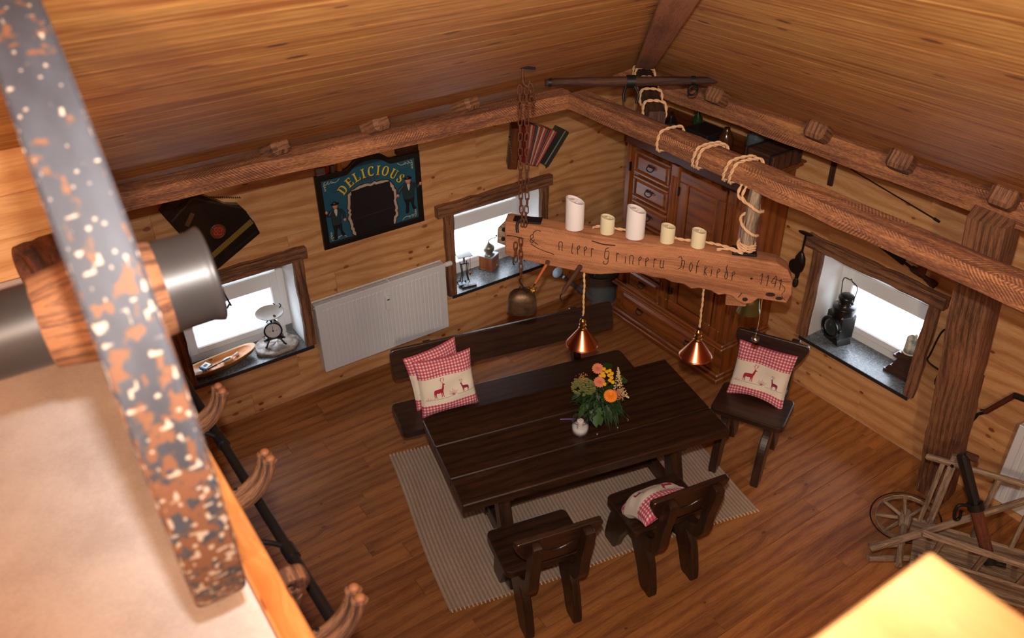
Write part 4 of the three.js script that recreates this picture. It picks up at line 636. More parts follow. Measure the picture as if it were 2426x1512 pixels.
// swingletree resting across the corner of the beams
{
  const p = V(-1.94, 2.565, 1.36), q = V(-1.12, 2.545, 1.92), L = p.distanceTo(q), o = thing('swingletree', 'dark wooden swingletree with iron rings lying across the roof beams', 'swingletree', p.toArray(), -Math.atan2(q.z - p.z, q.x - p.x));
  mesh(o, 'bar', uvg(xf(lathe([[0, 0], [0.02, 0.002], [0.024, 0.02], [0.018, 0.03], [0.024, 0.06], [0.029, L * 0.5], [0.022, L * 0.9], [0.02, L * 0.97], [0.014, L], [0, L]], 20), [0, 0, 0], [0, 0, -Math.PI / 2]), 0), M.oldDark);
  mesh(o, 'centre_clamp', [xf(new THREE.CylinderGeometry(0.036, 0.036, 0.05, 24), [L * 0.5, 0.0, 0], [0, 0, 1.571]), tube([[L * 0.5 - 0.03, -0.02, 0.03], [L * 0.5 - 0.045, -0.06, 0.05], [L * 0.5 - 0.04, -0.1, 0.06], [L * 0.5 + 0.02, -0.03, 0.03], [L * 0.5 + 0.035, -0.08, 0.05], [L * 0.5 + 0.02, -0.12, 0.06]].slice(0, 3), 0.008, 16, 8), tube([[L * 0.5 + 0.02, -0.02, 0.03], [L * 0.5 + 0.04, -0.06, 0.05], [L * 0.5 + 0.03, -0.11, 0.06]], 0.008, 16, 8)], M.blackIron);
  mesh(o, 'end_ring', [at(xf(new THREE.TorusGeometry(0.03, 0.006, 8, 28), [0, 0, 0], [0.2, 0.3, 0]), L * 0.86, -0.05, 0.02), xf(new THREE.CylinderGeometry(0.027, 0.027, 0.022, 20), [L * 0.86, 0, 0], [0, 0, 1.571])], M.blackIron);
  mesh(o, 'end_hook', [xf(new THREE.CylinderGeometry(0.025, 0.025, 0.02, 20), [0.03, 0, 0], [0, 0, 1.571]), tube([[0.03, 0.02, 0], [-0.01, 0.03, -0.02], [-0.05, 0.035, -0.03]], 0.008, 14, 8)], M.blackIron);
}
// ---------- along the sign wall ----------
function radiator(pos, ry, W, label) {
  const H = 0.6, D = 0.1, o = thing('radiator', label, 'radiator', pos, ry), x0 = -W / 2;
  // pressed front panel: flat border, upright ribs rounded at their ends
  const nR = Math.round((W - 0.09) / 0.0333), ribs = []; for (let i = 0; i < nR; i++) ribs.push(at(extr(rrect(0.0265, H - 0.085, 0.012), 0.008, 0.003, 1), x0 + 0.045 + (i + 0.5) * ((W - 0.09) / nR), H / 2 - 0.008, D + 0.0005));
  mesh(o, 'front_panel', [at(cbox(W, H, 0.012, 0.004), 0, H / 2, D - 0.006), ...ribs], M.radiator);
  mesh(o, 'back_panel', at(cbox(W - 0.02, H - 0.03, 0.012, 0.004), 0, H / 2, 0.04), M.radiator);
  for (const s of [-1, 1]) mesh(o, 'side_panel', at(cbox(0.004, H - 0.02, D - 0.03, 0.001), s * (W / 2 - 0.002), H / 2, D / 2 + 0.006), M.radiator);
  const sl = []; for (let x = x0 + 0.012; x < W / 2 - 0.01; x += 0.0105) sl.push(at(new THREE.BoxGeometry(0.0035, 0.006, D - 0.034), x, H - 0.008, D / 2 + 0.004));
  mesh(o, 'top_grille', sl, M.radiator).userData.kind = 'stuff';
  mesh(o, 'grille_rail', [at(cbox(W, 0.012, 0.006, 0.002), 0, H - 0.006, 0.022), at(cbox(0.012, 0.013, D - 0.03, 0.002), 0.06, H - 0.005, D / 2 + 0.004)], M.radiator);
  const m = mesh(o, 'heat_meter', at(extr(rrect(0.036, 0.12, 0.008), 0.028, 0.005, 2), 0.015 * W / 1.1, H - 0.1 - 0.06, D + 0.018), M.white);
  mesh(m, 'display', at(cbox(0.022, 0.009, 0.002, 0.0005), 0.017, H - 0.128, D + 0.0325), M.black);
  mesh(o, 'wall_bracket', [at(cbox(0.03, H - 0.1, 0.034, 0.002), -W / 3, H / 2, 0.018), at(cbox(0.03, H - 0.1, 0.034, 0.002), W / 3, H / 2, 0.018)], M.radiator);
  const v = mesh(o, 'valve', [rod(V(W / 2 - 0.01, H - 0.035, 0.06), V(W / 2 + 0.02, H - 0.035, 0.06), 0.01), xf(lathe([[0, 0], [0.017, 0], [0.02, 0.008], [0.021, 0.05], [0.018, 0.06], [0, 0.06]], 20), [W / 2 + 0.02, H - 0.035, 0.06], [0, 0, -1.571])], M.white);
  mesh(o, 'bleed_plug', at(xf(new THREE.CylinderGeometry(0.009, 0.009, 0.012, 12), [0, 0, 0], [0, 0, 1.571]), x0 - 0.004, H - 0.04, 0.06), M.steel);
  return o;
}
radiator([-2.53, 0.205, 0.002], 0, 1.1, 'white panel radiator behind the bench');
radiator([-0.002, 0.135, 4.26], -Math.PI / 2, 1.1, 'white panel radiator behind the hand cart');
// chalkboard sign
{
  const x0 = -2.915, x1 = -2.095, y0 = 1.186, y1 = 1.753, W = x1 - x0, H = y1 - y0, cx = (x0 + x1) / 2, cy = (y0 + y1) / 2;
  const o = thing('menu_sign', 'black framed blue DELICIOUS TODAY chalkboard sign on the plank wall', 'sign', [cx, cy, 0.002], 0);
  const out = (m) => { const w = W / 2 - m, h = H / 2 - m, s = new THREE.Shape(); s.moveTo(-w, -h); s.lineTo(w, -h); s.lineTo(w, h); s.lineTo(0.19, h); s.bezierCurveTo(0.13, h, 0.14, h + 0.068, 0, h + 0.068); s.bezierCurveTo(-0.14, h + 0.068, -0.13, h, -0.19, h); s.lineTo(-w, h); s.closePath(); return s; };
  const fr = out(0), inner = out(0.045); fr.holes.push(new THREE.Path(inner.getPoints(12).reverse()));
  mesh(o, 'frame', at(extr(fr, 0.028, 0.006, 2), 0, 0, 0.015), phys({ color: hex(28, 22, 18), roughness: 0.35 }));
  const c = document.createElement('canvas'), S = 1400; c.width = Math.round(S * W); c.height = Math.round(S * (H + 0.08)); const g = c.getContext('2d'), X = (x) => (x + W / 2) * S, Y = (y) => (H / 2 + 0.08 - y) * S;
  g.fillStyle = '#1d5468'; g.fillRect(0, 0, c.width, c.height);
  const rg = mulberry(8); for (let i = 0; i < 1200; i++) { g.fillStyle = `rgba(10,40,52,${rg() * 0.12})`; g.fillRect(rg() * c.width, rg() * c.height, 30 * rg(), 3); }
  // arched lettering
  const word = 'DELICIOUS', cxp = X(0.0), cyp = Y(-0.095), Rr = 0.315 * S; g.textAlign = 'center'; g.textBaseline = 'middle';
  for (const [col, dx, dy] of [['#0c1a1e', 7, 6], ['#5d4a12', 3, 3], ['#e0bd3a', 0, 0]]) { let a = -0.86; for (const ch of word) { const w = ch === 'I' ? 0.14 : ch === 'L' || ch === 'S' || ch === 'E' ? 0.205 : 0.235; a += w / 2; g.save(); g.translate(cxp + Math.sin(a) * Rr + dx, cyp - Math.cos(a) * Rr + dy); g.rotate(a); g.scale(0.8, 1.0); g.font = 'bold 138px serif'; g.fillStyle = col; g.fillText(ch, 0, 0); if (col === '#e0bd3a') { g.globalCompositeOperation = 'source-atop'; } g.restore(); a += w / 2; } }
  g.font = 'bold 54px serif'; g.fillStyle = '#4e1c20'; g.fillText('TODAY', X(0.0), Y(0.168));
  // board panel with its torn scroll edge
  const pts = []; for (let i = 0; i < 72; i++) { const a = (i / 72) * Math.PI * 2, k = Math.pow(Math.abs(Math.cos(a)) ** 4 + Math.abs(Math.sin(a)) ** 4, -0.25), w = 1 + (rg() - 0.5) * 0.07; pts.push([X(0.0 + 0.195 * k * w * Math.cos(a)), Y(-0.065 + 0.2 * k * w * Math.sin(a))]); }
  const path = (sc) => { g.beginPath(); pts.forEach(([x, y], i) => { const px = X(0) + (x - X(0)) * sc, py = Y(-0.065) + (y - Y(-0.065)) * sc; i ? g.lineTo(px, py) : g.moveTo(px, py); }); g.closePath(); };
  path(1.03); g.fillStyle = '#14100e'; g.fill(); path(1.0); g.fillStyle = '#b9a08c'; g.fill(); path(0.9); g.fillStyle = '#161113'; g.fill();
  g.fillStyle = '#161113'; g.fillRect(X(-0.155), Y(0.11), 0.31 * S, 0.35 * S);
  g.strokeStyle = 'rgba(150,140,135,0.35)'; g.lineWidth = 3; g.beginPath(); g.moveTo(X(-0.165), Y(-0.115)); g.lineTo(X(0.165), Y(-0.1)); g.stroke();
  // corner flourishes and small print
  g.strokeStyle = '#c8b890'; g.lineWidth = 6; for (const sx of [-1, 1]) for (const sy of [-1, 1]) { const qx = X(sx * (W / 2 - 0.06)), qy = Y(sy * (H / 2 - 0.06)); g.save(); g.translate(qx, qy); g.scale(-sx, sy); for (let k = 0; k < 3; k++) { g.beginPath(); g.arc(20 + k * 34, 12, 14 - k * 2, 0, 5); g.stroke(); g.beginPath(); g.arc(12, 34 + k * 24, 11 - k * 2, 1, 6); g.stroke(); } g.beginPath(); g.moveTo(90, 14); g.quadraticCurveTo(130, 40, 170, -6); g.stroke(); g.restore(); }
  g.strokeStyle = '#123444'; g.lineWidth = 4; for (const sx of [-1, 1]) for (let k = 0; k < 3; k++) { g.beginPath(); const x = X(sx * 0.27), y = Y(0.17 - k * 0.017); for (let i = 0; i < 12; i++) g.lineTo(x - 70 + k * 16 + i * (12 - k * 2.6), y + (i % 2 ? -5 : 5)); g.stroke(); }
  const tp = new THREE.CanvasTexture(c); tp.colorSpace = THREE.SRGBColorSpace;
  const pan = new THREE.ShapeGeometry(out(0.04), 12), pp = pan.attributes.position, uv = new Float32Array(pp.count * 2); for (let i = 0; i < pp.count; i++) { uv[i * 2] = (pp.getX(i) + W / 2) / W; uv[i * 2 + 1] = (pp.getY(i) + H / 2) / (H + 0.08); } pan.setAttribute('uv', new THREE.BufferAttribute(uv, 2));
  mesh(o, 'painted_panel', at(pan, 0, 0, 0.02), phys({ map: tp, roughness: 0.55 }));
  mesh(o, 'backing', at(cbox(W - 0.08, H - 0.08, 0.012, 0.001), 0, 0, 0.011), M.black);
  // two painted waiters in relief, plain generic men in dark suits and hats
  const skin = phys({ color: hex(206, 132, 100), roughness: 0.6 }), suit = phys({ color: hex(32, 52, 56), roughness: 0.5 }), trousers = phys({ color: hex(20, 20, 22), roughness: 0.5 }), shirt = phys({ color: hex(206, 196, 178), roughness: 0.6 }), hat = phys({ color: hex(24, 20, 20), roughness: 0.45 });
  const fl = (pts, d, z) => at(extr(spl(pts), d, 0.003, 2), 0, 0, z);
  for (const [sx, sy, k, s] of [[-0.292, -0.21, 1, -1], [0.295, -0.165, 1.32, 1]]) {
    const f = mesh(o, 'relief_figure', at(fl([[-0.036 * k, 0.15], [-0.04 * k, 0.2], [-0.022 * k, 0.228], [0.022 * k, 0.228], [0.04 * k, 0.2], [0.036 * k, 0.15], [0.03 * k, 0.105], [-0.03 * k, 0.105]], 0.014, 0.026), sx, sy, 0), suit);
    mesh(f, 'trousers', at(fl([[-0.03 * k, 0.115], [0.03 * k, 0.115], [0.036, 0.04], [0.052, 0.008], [0.03, 0.002], [0.016, 0.05], [0.004, 0.075], [-0.006, 0.05], [-0.012, -0.01], [-0.034, -0.012], [-0.028, 0.05]], 0.012, 0.025), sx, sy, 0), trousers);
    mesh(f, 'arm', [at(tube([[-0.034 * k, 0.21, 0.03], [-0.06 * k, 0.185, 0.033], [-0.066 * k, 0.2 - 0.04 * (s > 0), 0.034]], 0.011, 12, 8), sx, sy, 0), at(tube([[0.034 * k, 0.21, 0.03], [0.056 * k, 0.18, 0.033], [s > 0 ? 0.085 : 0.058, s > 0 ? 0.195 : 0.14, 0.034]], 0.011, 12, 8), sx, sy, 0)], suit);
    mesh(f, 'hand', at(new THREE.SphereGeometry(0.0105, 10, 8).scale(1, 1.3, 0.7), sx - 0.07 * k, sy + (s > 0 ? 0.15 : 0.215), 0.034), skin); mesh(f, 'hand', at(new THREE.SphereGeometry(0.0105, 10, 8).scale(1, 1.3, 0.7), sx + (s > 0 ? 0.098 : 0.06), sy + (s > 0 ? 0.198 : 0.128), 0.034), skin);
    mesh(f, 'shirt_front', at(fl([[-0.01, 0.222], [0.01, 0.222], [0.006, 0.18], [0, 0.168], [-0.006, 0.18]], 0.006, 0.034), sx, sy, 0), shirt);
    mesh(f, 'head', at(new THREE.SphereGeometry(0.021 + 0.004 * (k > 1), 16, 12).scale(0.9, 1.2, 0.6), sx, sy + 0.248, 0.032), skin);
    mesh(f, 'hat', [at(new THREE.SphereGeometry(0.021, 16, 10, 0, 6.29, 0, 1.6).scale(0.95, 0.9, 0.6), sx, sy + 0.264, 0.033), at(xf(new THREE.CylinderGeometry(0.031, 0.031, 0.005, 20).scale(1, 1, 0.6), [0, 0, 0]), sx, sy + 0.264, 0.033)], hat);
  }
}
{ const y = 1.756; // small tins on the sign's top edge and the dark block beside them
  const a = solo('tin', at(cbox(0.065, 0.05, 0.03, 0.003), -2.865, y + 0.026, 0.02), phys({ color: hex(150, 150, 170), roughness: 0.4 }), 'blue and red little tin at the left end of the sign top', 'tin', 'tins on the sign'); mesh(a, 'red_end', at(cbox(0.02, 0.051, 0.031, 0.003), -2.822, y + 0.026, 0.02), phys({ color: hex(170, 40, 36), roughness: 0.4 }));
  solo('tin', at(lathe([[0, 0], [0.02, 0], [0.021, 0.004], [0.019, 0.05], [0.021, 0.054], [0, 0.054]], 20), -2.775, y + 0.001, 0.02), M.zinc, 'small grey round tin in the middle of the trio on the sign', 'tin', 'tins on the sign');
  solo('cup', at(lathe([[0, 0], [0.022, 0], [0.018, 0.03], [0.012, 0.055], [0.009, 0.055], [0.014, 0.03], [0.016, 0.005], [0, 0.004]], 20), -2.725, y + 0.001, 0.02), phys({ color: hex(206, 140, 60), roughness: 0.5 }), 'tiny orange cup at the right of the trio on the sign', 'cup');
  const b = thing('dark_block', 'dark brown block above the right end of the sign', 'block', [-2.2, 1.8, 0.03]); mesh(b, 'block', wbox(0.17, 0.07, 0.05, 0, 0.004), M.oldDark);
}
// zither
{
  const o = thing('zither', 'black zither with a red rosette hung crooked beside the sign', 'zither', [0, 0, 0.004]);
  const out = [[-3.945, 1.79], [-3.88, 1.86], [-3.80, 1.9], [-3.7, 1.86], [-3.62, 1.795], [-3.54, 1.735], [-3.46, 1.71], [-3.42, 1.65], [-3.388, 1.575], [-3.362, 1.478], [-3.70, 1.298], [-3.83, 1.54]];
  const lac = phys({ color: hex(26, 18, 14), roughness: 0.32, clearcoat: 0.5 });
  mesh(o, 'body', at(extr(poly(out.map((p) => p).reverse()), 0.062, 0.004, 2), 0, 0, 0.033), lac);
  const inl = (a, b, w, z, n, mat) => { const p = V(a[0], a[1], z), q = V(b[0], b[1], z); mesh(o, n, bar(p, q, w, 0.003, 0.001, V(0, 0, 1).cross(q.clone().sub(p)).normalize()), mat); };
  inl([-3.715, 1.405], [-3.402, 1.58], 0.038, 0.0655, 'gold_band', phys({ color: hex(128, 100, 34), roughness: 0.5 }));
  inl([-3.70, 1.332], [-3.378, 1.502], 0.012, 0.068, 'tail_rail', M.blackIron);
  inl([-3.9, 1.72], [-3.74, 1.84], 0.014, 0.068, 'pin_rail', phys({ color: hex(60, 46, 36), roughness: 0.4 }));
  inl([-3.74, 1.84], [-3.45, 1.69], 0.012, 0.068, 'pin_rail', phys({ color: hex(50, 38, 30), roughness: 0.4 }));
  inl([-3.815, 1.665], [-3.76, 1.74], 0.03, 0.066, 'gold_transfer', phys({ color: hex(96, 62, 22), roughness: 0.5 }));
  mesh(o, 'rosette', [at(new THREE.TorusGeometry(0.047, 0.005, 8, 40), -3.632, 1.573, 0.066)], phys({ color: hex(92, 66, 26), roughness: 0.4 }));
  const rs = mesh(o, 'sound_hole_disc', at(xf(new THREE.CylinderGeometry(0.042, 0.042, 0.004, 40), [0, 0, 0], [1.571, 0, 0]), -3.632, 1.573, 0.065), phys({ color: hex(146, 44, 20), roughness: 0.4 }));
  mesh(rs, 'disc_relief', [0, 1, 2, 3].map((i) => at(xf(new THREE.TorusGeometry(0.014, 0.0035, 6, 20), [0, 0, 0], [0, 0, 0]), -3.632 + 0.016 * Math.cos(i * 1.571 + 0.5), 1.573 + 0.016 * Math.sin(i * 1.571 + 0.5), 0.067)), phys({ color: hex(170, 76, 40), roughness: 0.4 }));
  const str = []; for (let i = 0; i < 26; i++) { const t = i / 25; str.push(rod(V(mix(-3.9, -3.46, t), mix(1.74, 1.68, t) + 0.08 * Math.sin(t * 3.1), 0.071), V(mix(-3.69, -3.385, t), mix(1.34, 1.5, t), 0.071), 0.0006, 0.0006, 4)); }
  mesh(o, 'strings', str, M.blackIron).userData.kind = 'stuff';
  const pins = []; for (let i = 0; i < 36; i++) { const t = i / 35; pins.push(at(xf(new THREE.CylinderGeometry(0.003, 0.003, 0.02, 6), [0, 0, 0], [1.571, 0, 0]), mix(-3.92, -3.45, t), 1.745 + 0.1 * Math.sin(Math.min(t * 2.4, 1) * 1.57) - 0.13 * Math.max(0, t - 0.4), 0.07)); }
  mesh(o, 'tuning_pins', pins, M.blackIron);
}
// accordion
{
  const o = thing('accordion', 'old button accordion with fanned striped bellows above the deep window', 'accordion', [-1.14, 1.6, 0.005]);
  const box = phys({ color: hex(84, 44, 26), roughness: 0.4, map: T.dark }), bl = phys({ color: hex(66, 52, 40), roughness: 0.5 });
  const at3 = (g, p, rz) => xf(g, p, [0, 0, rz]);
  // treble end on the left, tipped outwards towards the room
  const tr = mesh(o, 'treble_box', xf(wbox(0.075, 0.33, 0.15, 1, 0.006), [-0.17, 0.03, 0.09], [0, -0.5, -0.12]), M.cupDark);
  mesh(tr, 'keyboard', xf(wbox(0.012, 0.26, 0.07, 1, 0.003), [-0.222, 0.03, 0.115], [0, -0.5, -0.12]), bl);
  const keys = []; for (let i = 0; i < 10; i++) keys.push(xf(cbox(0.012, 0.012, 0.05, 0.003), [-0.235 + i * 0.003, 0.125 - i * 0.0235, 0.13], [0, -0.5, -0.12])); mesh(tr, 'key_row', keys, M.steel);
  mesh(tr, 'brass_trim', [xf(cbox(0.004, 0.3, 0.012, 0.001), [-0.128, 0.03, 0.155], [0, -0.5, -0.12])], M.dullBrass);
  // bellows: twelve folds fanning out clockwise, alternately red, cream and black
  const cols = [hex(150, 44, 34), hex(178, 142, 112), hex(150, 40, 32), hex(52, 52, 46), hex(176, 140, 112), hex(146, 40, 34), hex(182, 146, 118), hex(150, 38, 30), hex(56, 56, 48), hex(168, 44, 36), hex(182, 146, 118), hex(160, 40, 32)];
  cols.forEach((c, i) => { const a = -0.14 - (i / 11) * 0.52, r = 0.3, px = -0.09 + Math.sin(-a) * r * 0.42 + i * 0.0115, py = 0.02 + 0.015 * (1 - (i / 11)) - i * 0.006; mesh(o, 'bellows_fold', at3(cbox(0.0185, 0.31, 0.13, 0.006), [px, py, 0.08], a), phys({ color: c, roughness: 0.6 })); });
  const ba = -0.7; mesh(o, 'bass_box', at3(wbox(0.05, 0.32, 0.15, 1, 0.006), [0.2, -0.06, 0.085], ba), phys({ color: hex(58, 58, 50), roughness: 0.45 }));
  mesh(o, 'strap', xf(wbox(0.016, 0.1, 0.004, 1, 0.001), [0.165, -0.2, 0.06], [0, 0, 0.08]), M.cupDark);
  mesh(o, 'hanger', rod(V(-0.05, 0.17, 0.0), V(-0.05, 0.17, 0.05), 0.005), M.blackIron);
}
// black iron hook under the zither
{ const o = thing('iron_hook', 'long black iron hook hanging from the zither corner before the window', 'hook', [-3.715, 1.3, 0.07]); mesh(o, 'shaft', [rod(V(-0.02, 0.0, 0), V(0.055, -0.28, 0.02), 0.008, 0.006), rod(V(0.05, -0.26, 0.02), V(0.02, -0.285, 0.03), 0.007)], M.black); mesh(o, 'knob', at(new THREE.SphereGeometry(0.022, 14, 10).scale(0.8, 1.2, 0.8), 0.005, -0.15, 0.012), M.black); }
// ---------- left window sill: bowl, stone, scale ----------
{
  const o = thing('wooden_bowl', 'long hollowed wooden bowl on the left window sill', 'bowl', [-3.79, SILL + 0.001, -0.085], 0.12);
  const n = 48, pos = [], idx = [], uv = [], prof = [[0, 0.004], [0.5, 0.0], [0.75, 0.012], [0.93, 0.035], [1.0, 0.062], [0.97, 0.066], [0.88, 0.058], [0.7, 0.03], [0.45, 0.018], [0, 0.016]], m = prof.length;
  for (let i = 0; i <= n; i++) { const a = (i / n) * Math.PI * 2, e = 1 + 0.03 * Math.sin(a * 3 + 1); prof.forEach(([q, y], k) => { pos.push(q * 0.275 * Math.sign(Math.cos(a)) * Math.pow(Math.abs(Math.cos(a)), 0.8) * e, y + 0.012 * q * Math.cos(2 * a), q * 0.085 * Math.sign(Math.sin(a)) * Math.pow(Math.abs(Math.sin(a)), 0.8) * e); uv.push((i / n) * 2, q * 0.3); if (i < n && k < m - 1) { const z = i * m + k; idx.push(z, z + 1, z + m, z + 1, z + m + 1, z + m); } }); }
  const mk = (a, b) => { const g = new THREE.BufferGeometry(); g.setAttribute('position', new THREE.Float32BufferAttribute(pos, 3)); g.setAttribute('uv', new THREE.Float32BufferAttribute(uv, 2)); const id = []; for (let i = 0; i < idx.length; i += 3) { const k = Math.min(idx[i] % m, idx[i + 1] % m, idx[i + 2] % m); if (k >= a && k < b) id.push(idx[i], idx[i + 1], idx[i + 2]); } g.setIndex(id); g.computeVertexNormals(); return g; };
  mesh(o, 'bark_outside', mk(0, 4), phys({ map: T.birch, color: hex(190, 170, 130), roughness: 0.7 })); mesh(o, 'rim', mk(4, 6), M.birch); mesh(o, 'hollow', mk(6, 9), M.fascia);
  const P = (x, y, z) => { const c = Math.cos(0.12), s = Math.sin(0.12); return [-3.79 + x * c + z * s, SILL + 0.001 + y, -0.085 - x * s + z * c]; };
  const mb = thing('matchbox', 'white matchbox with blue and green ends lying in the wooden bowl', 'box', P(-0.1, 0.045, -0.01), 0.5); mb.rotation.z = 0.1; mesh(mb, 'sleeve', cbox(0.06, 0.022, 0.06, 0.002), M.white); mesh(mb, 'print', at(cbox(0.03, 0.001, 0.024, 0.0003), 0, 0.0115, 0), M.black); mesh(mb, 'blue_end', at(cbox(0.012, 0.0225, 0.0605, 0.001), -0.03, 0, 0), phys({ color: hex(36, 110, 160), roughness: 0.5 })); mesh(mb, 'green_end', at(cbox(0.006, 0.0225, 0.0605, 0.001), 0.03, 0, 0), phys({ color: hex(50, 110, 66), roughness: 0.5 }));
  const kn = thing('pocket_knife', 'brown pocket knife lying across the wooden bowl', 'knife', P(-0.02, 0.048, 0.022), 0.25); mesh(kn, 'handle', at(wbox(0.08, 0.014, 0.016, 0, 0.005), -0.05, 0, 0), M.cupDark); mesh(kn, 'blade', at(cbox(0.11, 0.006, 0.01, 0.002), 0.045, 0.0, 0), M.blackIron);
  const sh = solo('sea_shell', xf(new THREE.SphereGeometry(0.03, 16, 10).scale(1.5, 0.5, 0.75), P(0.06, 0.036, 0.0), [0, 0.2, 0]), phys({ color: hex(196, 190, 178), roughness: 0.6 }), 'pale oval shell in the wooden bowl', 'shell');
  solo('sea_shell', xf(new THREE.ConeGeometry(0.016, 0.06, 10), P(0.12, 0.04, -0.01), [0, 0.3, 1.5]), phys({ color: hex(186, 176, 168), roughness: 0.6 }), 'small pointed shell beside the oval one in the wooden bowl', 'shell');
  solo('pebble', xf(new THREE.IcosahedronGeometry(0.022, 2).scale(1.3, 0.7, 0.9), P(-0.17, 0.042, 0.018)), phys({ color: hex(214, 214, 212), roughness: 0.7 }), 'white pebble at the near end of the wooden bowl', 'pebble');
}
{
  const g = lathe([[0, 0], [0.155, 0], [0.165, 0.008], [0.165, 0.022], [0.155, 0.032], [0, 0.036]], 44), p = g.attributes.position; for (let i = 0; i < p.count; i++) { const a = Math.atan2(p.getZ(i), p.getX(i)), k = 1 + 0.05 * Math.sin(a * 3) + 0.03 * Math.sin(a * 7 + 1); p.setXYZ(i, p.getX(i) * k, p.getY(i) * (1 + 0.1 * Math.sin(a * 5)), p.getZ(i) * k * 0.85); } g.computeVertexNormals();
  const st = solo('stone_slab', uvg(g, 0, [0.25, 0.25]), phys({ map: noiseTex(41, [[96, 84, 74], [168, 156, 144], [206, 200, 192]], 5, 50), roughness: 0.45 }), 'flat round polished stone under the kitchen scale', 'stone'); st.position.set(-3.355, SILL + 0.0005, -0.105);
  const o = thing('kitchen_scale', 'old kitchen scale with a round dial and enamel dish on the stone', 'scale', [-3.365, SILL + 0.038, -0.09], -0.25);
  mesh(o, 'body', [xf(new THREE.CylinderGeometry(0.064, 0.064, 0.05, 40), [0, 0.125, 0], [1.571 - 0.12, 0, 0]), xf(new THREE.TorusGeometry(0.063, 0.006, 10, 40), [0, 0.128, 0.028], [-0.12, 0, 0]), at(extr(spl([[-0.07, 0.03], [-0.04, 0.055], [0, 0.06], [0.04, 0.055], [0.07, 0.03], [0.055, 0.02], [0.0, 0.03], [-0.055, 0.02]]), 0.05, 0.004), 0, 0.02, 0)], M.black);
  for (const [x, z] of [[-0.055, 0.035], [0.055, 0.035], [-0.055, -0.04], [0.055, -0.04]]) mesh(o, 'foot', tube([[x * 0.7, 0.05, z * 0.6], [x, 0.028, z], [x * 1.25, 0.004, z * 1.2], [x * 1.4, 0.005, z * 1.3]], 0.007, 12, 7), M.black);
  const di = mesh(o, 'dial', xf(new THREE.CylinderGeometry(0.056, 0.056, 0.003, 40), [0, 0.1285, 0.0275], [1.571 - 0.12, 0, 0]), phys({ color: hex(216, 216, 220), roughness: 0.35 }));
  const tk = []; for (let i = 0; i < 24; i++) { const a = (i / 24) * 6.283; tk.push(xf(cbox(0.0014, i % 6 ? 0.005 : 0.009, 0.001, 0.0002), [Math.sin(a) * 0.048, 0.1288 + Math.cos(a) * 0.048 * 0.993, 0.0295 + Math.cos(a) * -0.0058], [-0.12, 0, -a])); } mesh(di, 'scale_marks', tk, M.black);
  mesh(di, 'pointer', [xf(cbox(0.003, 0.045, 0.0015, 0.0004), [0, 0.146, 0.0285], [-0.12, 0, 0]), xf(new THREE.CylinderGeometry(0.006, 0.006, 0.005, 16), [0, 0.1285, 0.0305], [1.571, 0, 0]), at(new THREE.SphereGeometry(0.003, 8, 6), -0.026, 0.127, 0.03), at(new THREE.SphereGeometry(0.003, 8, 6), 0.026, 0.127, 0.03)], M.black);
  mesh(o, 'dish_stem', [rod(V(0, 0.185, -0.01), V(0, 0.225, -0.01), 0.008), tube([[-0.035, 0.185, -0.01], [-0.02, 0.205, -0.01], [0, 0.22, -0.01], [0.02, 0.205, -0.01], [0.035, 0.185, -0.01]], 0.005, 14, 6)], M.black);
  const d = mesh(o, 'weighing_dish', xf(lathe([[0, 0], [0.05, 0.002], [0.085, 0.012], [0.1, 0.026], [0.104, 0.029], [0.1, 0.03], [0.084, 0.016], [0.05, 0.006], [0, 0.004]], 44).scale(1, 1, 0.92), [0, 0.24, -0.01], [0.1, 0, 0]), phys({ color: hex(196, 190, 180), roughness: 0.35 })); mesh(d, 'rust_stain', xf(new THREE.CircleGeometry(0.014, 18).scale(0.7, 1.3, 1), [0.03, 0.2475, 0.02], [-1.45, 0, 0.2]), M.rust);
  mesh(o, 'side_hook', [tube([[0.075, 0.27, -0.04], [0.09, 0.29, -0.045], [0.08, 0.305, -0.05]], 0.004, 10, 6), rod(V(0.05, 0.3, -0.05), V(0.038, 0.315, -0.05), 0.004)], M.blackIron);
}
// ---------- middle window sill: letter scale, coffee grinder ----------
{
  const o = thing('letter_scale', 'black letter scale with a square pan on the middle window sill', 'scale', [-1.71, SILL + 0.001, -0.07], -0.2);
  mesh(o, 'base', [at(cbox(0.13, 0.014, 0.03, 0.003), 0.01, 0.008, 0.07), at(cbox(0.03, 0.014, 0.12, 0.003), -0.04, 0.008, 0.02), at(cbox(0.08, 0.014, 0.03, 0.003), -0.02, 0.008, -0.03)], M.black);
  mesh(o, 'frame', [[-0.03, -0.02], [0.03, -0.02], [-0.03, 0.02], [0.03, 0.02]].map(([x, z]) => tube([[x * 1.2, 0.01, z], [x * 0.7, 0.09, z * 0.8], [x, 0.2, z]], 0.0038, 14, 6)).concat([rod(V(-0.03, 0.19, 0), V(0.03, 0.19, 0), 0.005)]), M.black);
  mesh(o, 'counterweight', [at(new THREE.SphereGeometry(0.013, 14, 10).scale(0.8, 1.3, 0.8), 0.05, 0.085, 0.0), rod(V(0.05, 0.09, 0), V(0.06, 0.26, -0.01), 0.002)], M.copper);
  mesh(o, 'letter_pan', xf(cbox(0.13, 0.006, 0.12, 0.002), [0, 0.275, -0.01], [0.06, 0, 0]), M.steel); mesh(o, 'pan_stem', rod(V(0, 0.2, 0), V(0, 0.272, 0), 0.009), M.zinc); mesh(o, 'mounting_plate', at(cbox(0.06, 0.004, 0.05, 0.001), -0.035, 0.018, 0.025), M.zinc);
}
